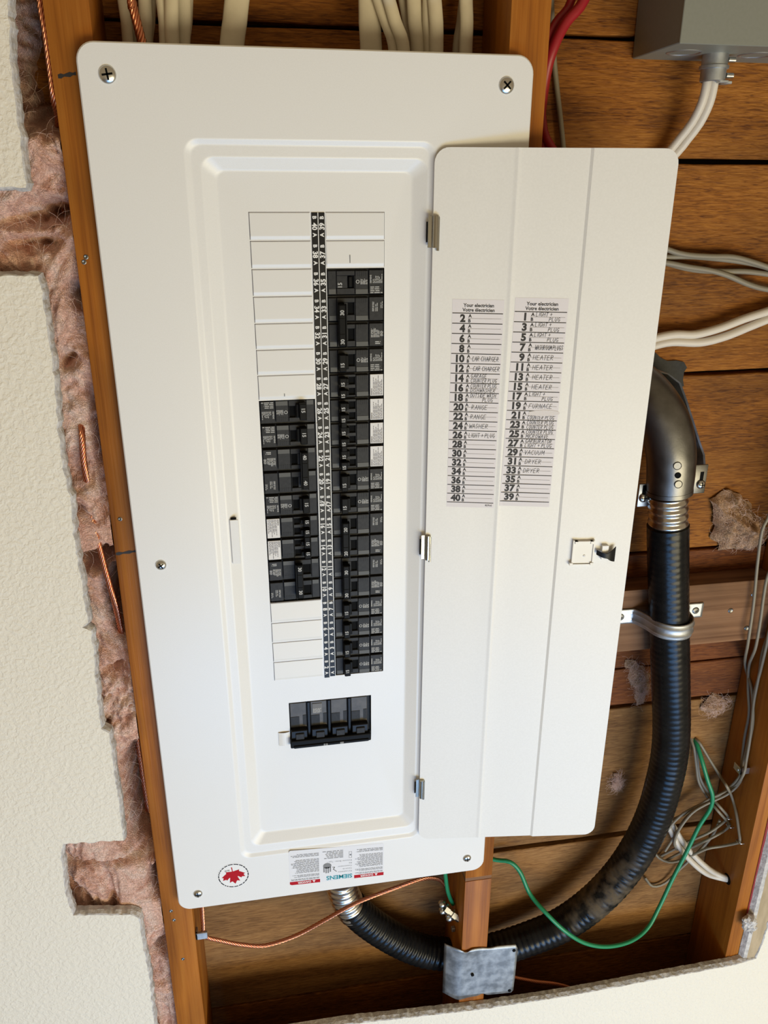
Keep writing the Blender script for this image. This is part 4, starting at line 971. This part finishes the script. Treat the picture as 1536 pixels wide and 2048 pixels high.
for pts, lb in (([(1290, 480), (1335, 499), (1370, 509), (1420, 513), (1465, 514), (1505, 524), (1540, 536), (1600, 556)], 'top grey cable of four crossing right of the door'),
                ([(1290, 516), (1335, 514), (1380, 513), (1430, 517), (1480, 523), (1520, 531), (1560, 544), (1620, 560)], 'second grey cable of four crossing right of the door'),
                ([(1290, 520), (1332, 526), (1365, 535), (1400, 541), (1450, 543), (1490, 543), (1540, 549), (1610, 560)], 'third grey cable of four, running nearly level right of the door'),
                ([(1290, 522), (1334, 526), (1375, 534), (1420, 541), (1455, 551), (1500, 570), (1540, 580), (1610, 590)], 'lowest grey cable of four, dipping to the right of the door')):
    dep = .098 if 'second' in lb or 'third' in lb else .094
    cable('grey_cable', [Vector((.2585, dep, at(*pts[0], dep).z + .004)), Vector((.33, dep, at(*pts[0], dep).z + .002))] + [at(a, b_, dep) for a, b_ in pts], .0032, .0032, M['cableg'], lb, group='grey cables right of the door')
for pts, lb in (([(1270, 690), (1312, 676), (1350, 669), (1390, 669), (1440, 656), (1490, 637), (1540, 621), (1600, 600)], 'upper of two bright white cables above the metal elbow'),
                ([(1270, 705), (1310, 691), (1345, 684), (1400, 685), (1450, 673), (1500, 653), (1540, 637), (1600, 615)], 'lower of two bright white cables above the metal elbow')):
    cable('white_cable', [Vector((.2585, .096, at(*pts[0], .09).z - .012)), Vector((.33, .095, at(*pts[0], .09).z - .010))] + [at(a, b_, .090) for a, b_ in pts], .0050, .0050, M['cablew'], lb)

# grey junction box, top right
gb = empty('junction_box', (.50, .055, .1495), 'grey steel junction box in the top right corner with knockouts underneath', 'junction box')
x0, x1, y0, y1, z0, z1 = .3805, .64, .005, .1035, .1476, .42
b = MB(); b.box(x0, x1, y0 + .0015, y1, z0, z1, bev=.0008); b.build('body', M['greybox'], gb)
b = MB(); b.box(x0 - .0006, x1 + .001, y0, y0 + .0018, z0 - .0006, z1, bev=.0006); b.build('cover_plate', M['greybox'], gb)
for px, py in ((1368, 105), (1512, 110)):
    d_ = ray(px, py); c = CAM + d_*((z0 - CAM.z)/d_.z)
    k = MB(); k.lathe((c.x, c.y, z0 + .0008), (0, 0, -1), [(.0172, 0), (.0172, .0012), (.0160, .0018), (.0148, .0012), (.0142, .0), (.0001, .0)], 32); k.build('knockout', M['galv'], gb, smooth=40)
d_ = ray(1428, 100); c = CAM + d_*((z0 - CAM.z)/d_.z); c.y = .06; c.x = at(1430, 120, .06).x
cn = empty('cable_connector', (c.x, c.y, z0 - .026), 'zinc cable clamp connector under the grey box', 'connector')
k = MB(); k.lathe((c.x, c.y, z0), (0, 0, -1), [(.0128, 0), (.0128, .010), (.0145, .0105), (.0145, .013), (.0124, .0135), (.0124, .024), (.0108, .025), (.0104, .010)], 28); k.build('body', M['galv'], cn, smooth=35)
k = MB(); k.box(c.x + .010, c.x + .019, c.y - .006, c.y + .006, z0 - .0265, z0 - .0240, bev=.0005); k.box(c.x + .002, c.x + .012, c.y - .011, c.y - .004, z0 - .0262, z0 - .0238, bev=.0005); k.build('clamp_bar', M['galv'], cn)
for zz in (-.005, -.019):
    k = MB(); k.cyl((c.x + .012, c.y - .004, z0 + zz), (c.x + .0195, c.y - .004, z0 + zz), .0026, 12); k.build('clamp_screw', M['zinc'], cn, smooth=40)

# ------------------------------------------------------------------ conduit run: elbow, flexible jacket, strap
fc = empty('flexible_conduit', at(1336, 1060, .04), 'thick black ribbed conduit curving from the metal elbow to the panel bottom', 'conduit')
route = [(1336, 1050, .040), (1336, 1100, .040), (1337, 1180, .0405), (1338.5, 1255, .0405), (1341, 1350, .0405), (1343, 1450, .041), (1339, 1510, .042), (1328, 1564, .042), (1309, 1628, .044), (1280, 1690, .046), (1238, 1752, .048), (1185, 1806, .050), (1122, 1850, .054), (1050, 1880, .058), (985, 1900, .060), (930, 1910, .062), (873, 1906, .064), (838, 1899, .065), (800, 1883, .066), (760, 1860, .066), (727, 1836, .066), (703, 1812, .066)]
pj = pix(route, .0016)
tot = sum((pj[i+1]-pj[i]).length for i in range(len(pj)-1))
def jr(L, t, u):
    deep = .00022 + .0006*min(1, max(0, (u - .25)/.3)) + .0007*min(1, max(0, (u - .7)/.15)); base = .0250 - .0016*min(1, max(0, (u - .55)/.3))
    return base - deep*(.5 - .5*math.cos(6.2832*L/.0088))**1.6
MB().tube(pj, .025, 36, rfun=jr).build('black_jacket', M['conduit'], fc, smooth=80)
pa = pix([(1335.5, 990, .040), (1336, 1020, .040), (1336, 1062, .040)], .0007)
MB().tube(pa, .0235, 40, rfun=lambda L, t, u: .0238 - .0017*(.5 - .5*math.cos(6.2832*(L/.0098 + t/6.2832*.6)))).build('steel_flex', M['flex'], fc, smooth=80)
pb = pix([(708, 1824, .066), (698, 1808, .066), (690, 1793, .066), (684, 1775, .0655), (681, 1755, .065)], .0007)
MB().tube(pb, .0225, 40, rfun=lambda L, t, u: .0225 - .0017*(.5 - .5*math.cos(6.2832*(L/.0098 + t/6.2832*.8)))).build('steel_flex', M['flex'], fc, smooth=80)
# dust caked on the lower bend
# two-hole strap
sc_ = at(1338.5, 1256, .0405); zc = sc_.z + .008; sw = .0105
strap = empty('pipe_strap', (sc_.x, .067, zc), 'galvanized two-hole strap clamping the black conduit to the wood block', 'strap')
prof = [(-.066, .0655), (-.046, .0655), (-.0405, .0648), (-.036, .060)]
for k in range(13):
    a = R(205 + (335-205)*k/12); prof.append((math.cos(a)*.0272, .0405 + math.sin(a)*.0272))
prof = [(-.066, .0655), (-.044, .0655), (-.0385, .0640), (-.034, .0575), (-.0295, .047)] + [(math.cos(R(a))*.0270, .0405 + math.sin(R(a))*.0270) for a in range(190, 351, 10)] + [(.0285, .050), (.0300, .0600), (.0325, .0648), (.0380, .0655), (.060, .0655)]
pf = spline([Vector((a, b_, 0)) for a, b_ in prof], .003); sb = MB(); rows = []
lat = [(-1, 0), (-.80, 0), (-.62, .0004), (-.45, .0016), (-.28, .0004), (-.1, .0002), (.1, .0002), (.28, .0004), (.45, .0016), (.62, .0004), (.80, 0), (1, 0)]
for i, p in enumerate(pf):
    t = (pf[min(i+1, len(pf)-1)] - pf[max(i-1, 0)]).normalized(); nn = Vector((t.y, -t.x, 0)); rib = 1 if abs(p.x) < .040 else 0
    rows.append([Vector((sc_.x + p.x, p.y, zc + l*sw)) + nn*(h*rib) for l, h in lat])
nl = len(lat); sb.v = [v for r_ in rows for v in r_]
for i in range(len(rows)-1):
    for k in range(nl-1): sb.f.append((i*nl+k, i*nl+k+1, (i+1)*nl+k+1, (i+1)*nl+k)); sb.m.append(0)
so = sb.build('band', M['galv'], strap, smooth=50); md = so.modifiers.new('thickness', 'SOLIDIFY'); md.thickness = .0016; md.offset = 0
for dx in (-.0565, .0495):
    k = MB(); k.lathe((sc_.x + dx, .0650, zc), (0, -1, 0), [(.0048, -.001), (.0048, .0008), (.0036, .0016), (.0022, .0016), (.0018, .0004), (.0001, .0004)], 18); k.build('screw', M['cast'], strap, smooth=40)

# pressed-metal elbow turning back into the wall
el = empty('conduit_elbow', at(1340, 990, .04), 'grey cast metal elbow turning the conduit back into the wall', 'conduit fitting')
z_lo = at(1340, 1003, .04).z + .013; ex = .4565
cl_ = [Vector((.4545, .040, z_lo)), Vector((.4530, .040, z_lo + .026)), Vector((.4500, .042, z_lo + .052)), Vector((.4430, .049, z_lo + .080)), Vector((.4310, .062, z_lo + .104)), Vector((.4180, .083, z_lo + .122)), Vector((.4080, .110, z_lo + .132))]
pe = spline(cl_, .003)
eb = MB(); eb.tube(pe, .0262, 40, rfun=lambda L, t, u: .0268 + .002*math.sin(3.14*u)); eb.build('shell', M['cast'], el, smooth=60)
# collar lip
eb = MB(); eb.tube([cl_[0] + Vector((.0002, 0, -.001)), cl_[0] + Vector((-.0004, 0, .004))], .0274, 40); eb.build('collar', M['cast'], el, smooth=50)
# rear cover half standing proud on the right, open channel between
rc = MB(); path = [(1313, 744), (1335, 749), (1358, 767), (1370, 800), (1383, 840), (1397, 885), (1406, 910), (1408, 945)]
inner = [(1313, 752), (1330, 760), (1345, 785), (1357, 815), (1370, 850), (1380, 885), (1389, 915), (1391, 945)]
A_ = [at(a, b_, .070) for a, b_ in path]; B_ = [at(a, b_, .078) for a, b_ in inner]; A2 = [at(a, b_, .070) + Vector((.0014, 0, .0008)) for a, b_ in path]
As, Bs = spline(A_, .004), None
m_ = len(A_)
for i in range(m_-1):
    rc.quad(A_[i], A_[i+1], B_[i+1], B_[i]); rc.quad(A_[i] + Vector((0, .034, 0)), A_[i+1] + Vector((0, .034, 0)), A_[i+1], A_[i])
    rc.quad(A2[i] + Vector((0, .034, 0)), A2[i+1] + Vector((0, .034, 0)), A2[i+1] + Vector((0, -.002, 0)), A2[i] + Vector((0, -.002, 0)), 1)
    rc.quad(A2[i] + Vector((0, -.002, 0)), A2[i+1] + Vector((0, -.002, 0)), A_[i+1], A_[i], 1)
rc.build('rear_half', [M['cast'], M['galv']], el, smooth=50)
# mounting ears with slots and screws
for (pxa, pya, pxb, pyb, sx_, sy_) in ((1279, 968, 1302, 1012, 1287, 996), (1384, 930, 1408, 986, 1402, 969)):
    a, b_ = at(pxa, pya, .052), at(pxb, pyb, .052); ear = MB(); ear.box(a.x, b_.x, .051, .0535, b_.z, a.z, bev=.0012, seg=2); ear.build('mounting_ear', M['cast'] if pxa > 1300 else M['galv'], el, smooth=40)
    s = at(sx_, sy_, .050); q = MB(); q.box(s.x - .0022, s.x + .0022, .0506, .0511, s.z, s.z + .016); q.build('ear_slot', M['slot'], el)
    q = MB(); q.lathe((s.x, .0505, s.z), (0, -1, 0), [(.0056, -.001), (.0056, .001), (.0044, .0026), (.002, .0034), (.0001, .0035)], 20); sc2 = q.build('ear_screw', M['zinc'], el, smooth=50)
    q = MB(); q.box(s.x - .0034, s.x + .0034, .0468, .0474, s.z - .0006, s.z + .0006); q.box(s.x - .0006, s.x + .0006, .0468, .0474, s.z - .0034, s.z + .0034); q.build('screw_recess', M['slot'], sc2)
for px, py, r_, hole in ((1355, 932, .0048, 0), (1356, 951, .0036, 1), (1357, 969, .0048, 0)):
    d_ = ray(px, py); ax = Vector((.4522, .0408, 0)); o2 = CAM - ax; A2_ = d_.x**2 + d_.y**2; B2_ = 2*(o2.x*d_.x + o2.y*d_.y); C2_ = o2.x**2 + o2.y**2 - .0288**2
    t_ = (-B2_ - math.sqrt(max(0, B2_*B2_ - 4*A2_*C2_)))/(2*A2_); c = CAM + d_*t_; nrm = Vector((c.x - ax.x, c.y - ax.y, 0)).normalized(); q = MB()
    q.lathe(c, nrm, [(r_, -.004), (r_, .0001), (r_*.90, .0004), (r_*.82, .0000), (.0001, .0000)], 22, 0); q.build('cast_mark', M['slot'] if hole else M['cast'], el, smooth=30)
# rough hole in the boards where the elbow enters
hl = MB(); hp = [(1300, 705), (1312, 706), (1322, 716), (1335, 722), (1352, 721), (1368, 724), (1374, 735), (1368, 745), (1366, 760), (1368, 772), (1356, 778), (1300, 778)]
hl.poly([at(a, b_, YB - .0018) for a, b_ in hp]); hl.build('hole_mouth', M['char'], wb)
hl = MB(); hl.cyl((.4155, .1015, at(1320, 740, .105).z + .01), (.4155, .1025, at(1320, 740, .105).z + .01), .031, 32); hl.build('sleeve', M['cast'], el)

# ------------------------------------------------------------------ galvanized plate on the middle stud
pl = empty('nail_plate', (.2365, .012, -1.084), 'square galvanized steel plate bent around the foot of the middle stud', 'steel plate')
TLq, TRq, BRq, BLq = at(893, 1903, .010), at(1036, 1892, .010), at(1026, 1985, .010), at(889, 2000, .010)
g = MB(); nu, nv = 28, 20; vs = []; fs = []
for j in range(nv+1):
    for i in range(nu+1):
        s, t = i/nu, j/nv; p = (TLq*(1-s) + TRq*s)*(1-t) + (BLq*(1-s) + BRq*s)*t; y = .0105
        if s < .22: y += .012*((.22-s)/.22)**1.4
        y += .0012*math.sin(s*5)*math.sin(t*3) - .0015*math.exp(-((s-.3)/.1)**2 - ((t-0)/.12)**2)
        dz = 0
        if j == 0: dz = -.0065*math.exp(-((s-.27)/.055)**2) - .0020*math.exp(-((s-.6)/.08)**2) + .002*s
        if j == nv: dz = .0040*math.exp(-((s-.55)/.05)**2) - .004*math.exp(-((s-.2)/.12)**2)
        r_ = .05; 
        cx_ = 0
        if s > 1-r_ and (t < .05 or t > .95): cx_ = -.003*(1 if (t < .05 or t > .95) and s == 1 else 0)
        vs.append((p.x + cx_, y, p.z + dz))
for j in range(nv):
    for i in range(nu): a = j*(nu+1)+i; fs.append((a, a+1, a+nu+2, a+nu+1))
g.add(vs, fs); go = g.build('sheet', M['plate'], pl, smooth=60); md = go.modifiers.new('thickness', 'SOLIDIFY'); md.thickness = .0014; md.offset = 1
for px, py in ((1028, 1901), (1019, 1981), (945, 1950)):
    c = at(px, py, .0098); q = MB(); q.lathe((c.x, .0094, c.z), (0, -1, 0), [(.0024, -.001), (.0024, .0002), (.0001, .0002)], 14); q.build('punched_hole', M['slot'], pl)

# ------------------------------------------------------------------ green bonding wires and connector
cable('green_wire', [at(886, 1700, .046), at(891, 1752, .046), at(895, 1780, .048), at(901, 1798, .052), at(906, 1808, .056)], .0030, .0030, M['green'], 'short green wire hanging below the panel beside the middle stud', 'wire')
c = at(900, 1820, .046); sb_ = empty('split_bolt', c, 'shiny split-bolt wire connector left of the middle stud below the panel', 'connector')
q = MB(); q.lathe(c + Vector((-.008, 0, .006)), (.75, -.35, -.6), [(.0070, 0), (.0070, .007), (.0054, .008), (.0054, .013), (.0074, .0135), (.0074, .020), (.0052, .021), (.0052, .027)], 6); q.build('bolt', M['zinc'], sb_)
q = MB(); q.lathe(c + Vector((.006, .002, -.004)), (.2, -.6, -.8), [(.005, 0), (.0055, .006), (.004, .012), (.0001, .0125)], 14); q.build('nut', M['zinc'], sb_, smooth=40)
for dx, dy, dz, rr_ in ((-.012, -.002, .012, .0052), (-.0115, -.004, .001, .0050), (-.002, -.008, -.010, .0056), (.009, -.004, -.009, .0050)):
    q = MB(); q.lathe(c + Vector((dx, dy + .003, dz)), (-.2, -1, .1), [(rr_, -.003), (rr_, .001), (rr_*.75, .0032), (rr_*.35, .0044), (.0001, .0047)], 14); q.build('dome_nut', M['zinc'], sb_, smooth=60)
q = MB(); q.box(c.x + .0045, c.x + .0095, c.y, c.y + .006, c.z - .045, c.z - .038, bev=.0006); q.build('tape_band', M['galv'], sb_)
cable('green_wire', [at(960, 1712, .095), at(993, 1720, .086), at(1020, 1724, .078), at(1040, 1744, .072), at(1060, 1788, .060), at(1092, 1826, .036), at(1130, 1862, .022), at(1170, 1886, .020), at(1215, 1893, .024), at(1262, 1882, .034), at(1295, 1856, .046), at(1318, 1815, .056), at(1345, 1758, .064), at(1372, 1706, .068), at(1398, 1653, .070), at(1420, 1618, .068), at(1425, 1592, .068), at(1415, 1560, .074), at(1404, 1522, .084), at(1394, 1490, .098), at(1388, 1477, .108)], .0031, .0031, M['green'], 'long green wire sweeping in a deep loop right of the panel', 'wire', step=.005)

# ------------------------------------------------------------------ grey wires on the right stud
SX = .6425
def sp(px, py, dx=0): return at_x(px, py, SX - dx)
g_ = 'grey wires clipped to the right stud'
w_all = [
 ([at(1575, 940, 0.054), at(1545, 1010, 0.054), at(1536, 1036, 0.054), at(1524, 1062, 0.054), at(1515, 1126, 0.058), at(1507, 1208, 0.058), at(1496, 1285, 0.058), sp(1490, 1329), sp(1503, 1378), sp(1506, 1439), sp(1498, 1487), sp(1489, 1524, .002), sp(1486, 1546, .006), at(1476, 1570, .062), at(1452, 1590, .066), at(1415, 1607, .070), at(1384, 1626, .074), at(1359, 1658, .078), at(1349, 1684, .080), at(1354, 1699, .086)], 'grey wire running closest to the conduit before the stud clip, ending in a small hook'),
 ([at(1560, 1090, 0.054), at(1536, 1150, 0.054), at(1528, 1188, 0.054), at(1521, 1239, 0.054), at(1511, 1295, 0.058), sp(1498, 1331), sp(1496, 1378), sp(1498, 1426), sp(1489, 1475), sp(1484, 1520, .002), sp(1481, 1546, .004), at(1468, 1568, .074), at(1428, 1596, .078), at(1367, 1627, .084), at(1332, 1664, .088), at(1312, 1700, .09)], 'grey wire fanning from the stud clip to behind the conduit'),
 ([at(1565, 1180, 0.054), at(1540, 1255, 0.054), at(1533, 1290, 0.054), sp(1520, 1345), sp(1508, 1390), sp(1504, 1440), sp(1496, 1487, .001), sp(1487, 1524, .004), sp(1482, 1548, .007), at(1464, 1570, .07), at(1440, 1589, .074), at(1400, 1612, .080), at(1352, 1636, .090), at(1335, 1640, .096)], 'grey wire that merges with its neighbour just above the stud clip'),
 ([at(1570, 1190, 0.054), at(1545, 1250, 0.054), sp(1526, 1300), sp(1519, 1345), sp(1513, 1375), sp(1507, 1408), sp(1501, 1470, .003), sp(1492, 1524, .005), sp(1487, 1548, .009), at(1470, 1572, .066), at(1445, 1586, .070), at(1410, 1603, .074), at(1372, 1636, .08), at(1352, 1668, .084), at(1330, 1702, .088)], 'rightmost grey wire of the clipped bunch on the right stud'),
 ([at(1389, 1477, .108), at(1398, 1484, .098), at(1420, 1520, .088), at(1440, 1552, .075), at(1453, 1572, .05), sp(1464, 1595), sp(1473, 1630), sp(1478, 1665), sp(1480, 1682), sp(1474, 1686), at(1445, 1692, .05), at(1415, 1697, .056), at(1392, 1707, .066), at(1362, 1720, .080), at(1338, 1724, .090), at(1318, 1716, .097), at(1310, 1706, .1)], 'grey wire with a sharp bend at the lowest staple on the right stud'),
 ([at(1381, 1477, .107), at(1388, 1496, .098), at(1393, 1535, .092), at(1398, 1565, .088), at(1416, 1596, .082), at(1436, 1622, .06), sp(1453, 1641), sp(1459, 1650), sp(1450, 1660), at(1430, 1672, .06), at(1398, 1688, .070), at(1360, 1706, .086), at(1330, 1722, .098)], 'grey wire doubling back at the middle staple on the right stud'),
 ([at(1384, 1477, .107), at(1394, 1510, .096), at(1400, 1555, .088), at(1420, 1590, .08), at(1440, 1614, .06), sp(1455, 1632), sp(1452, 1640), at(1420, 1664, .066), at(1380, 1682, .08), at(1345, 1700, .092), at(1322, 1712, .1)], 'grey wire doubling back at the upper staple on the right stud'),
 ([at(1440, 1640, .07), at(1424, 1672, .078), at(1398, 1702, .086), at(1360, 1738, .094), at(1330, 1766, .098), at(1305, 1772, .099), at(1290, 1755, .1)], 'lowest loose grey wire looping near the bottom boards')]
for k_, (pts, lb) in enumerate(w_all):
    if k_ < 4: pts = [Vector((.640, .040 + k_*.007, .56)), Vector((.640, .042 + k_*.006, .10)), Vector((.6405, .046 + k_*.004, -.22))] + pts
    cable('grey_wire', pts, .0021, .0021, M['cableg'], lb, 'wire', g_, seg=8, step=.006)
c = sp(1488, 1534); cp = empty('wire_clip', c, 'small zinc clip pinning grey wires to the right stud', 'clip')
q = MB(); q.box(c.x - .012, c.x - .0095, c.y - .009, c.y + .007, c.z - .0055, c.z + .0055, bev=.0005); q.box(c.x - .012, .6459, c.y - .009, c.y - .0072, c.z - .0055, c.z + .0055, bev=.0005); q.build('band', M['zinc'], cp)
q = MB(); q.lathe((c.x - .0118, c.y - .003, c.z), (-1, 0, 0), [(.0028, 0), (.0022, .001), (.0001, .0012)], 12); q.build('nail_head', M['galv'], cp, smooth=40)
for px, py, lb in ((1460, 1651, 'middle wire staple on the right stud'), (1480, 1683, 'lowest wire staple on the right stud'), (1456, 1634, 'upper wire staple on the right stud')):
    c = sp(px, py); q = MB(); q.tube(spline([Vector((.6458, c.y - .005, c.z)), Vector((.6398, c.y - .004, c.z)), Vector((.6392, c.y + .004, c.z - .001)), Vector((.6458, c.y + .005, c.z - .001))], .001), .0008, 6)
    tag(q.build('wire_staple', M['zinc'], smooth=60), lb, 'staple', 'staples on the right stud')
for dx, dy, lb in ((0, 0, 'upper of two white cables bending into a hole in the right stud'), (-8, 9, 'lower of two white cables bending into a hole in the right stud')):
    cable('white_cable', [at(1328 + dx, 1625, .10), at(1344 + dx, 1648 + dy*.3, .094), at(1366 + dx, 1684 + dy, .082), at(1392 + dx, 1715 + dy, .068), at(1418 + dx*.8, 1738 + dy*.9, .056), at(1440 + dx*.4, 1751 + dy*.4, .046), at_x(1455, 1757 + dy*.2, .648), at_x(1462, 1760 + dy*.2, .656)], .0044, .0044, M['cablew'], lb)
c = at_x(1454, 1758, .6455); q = MB(); q.lathe((.6459, c.y, c.z), (-1, 0, 0), [(.0085, 0), (.0085, .0002), (.0001, .0002)], 20)
q.build('bored_hole', M['slot'], stud_r)
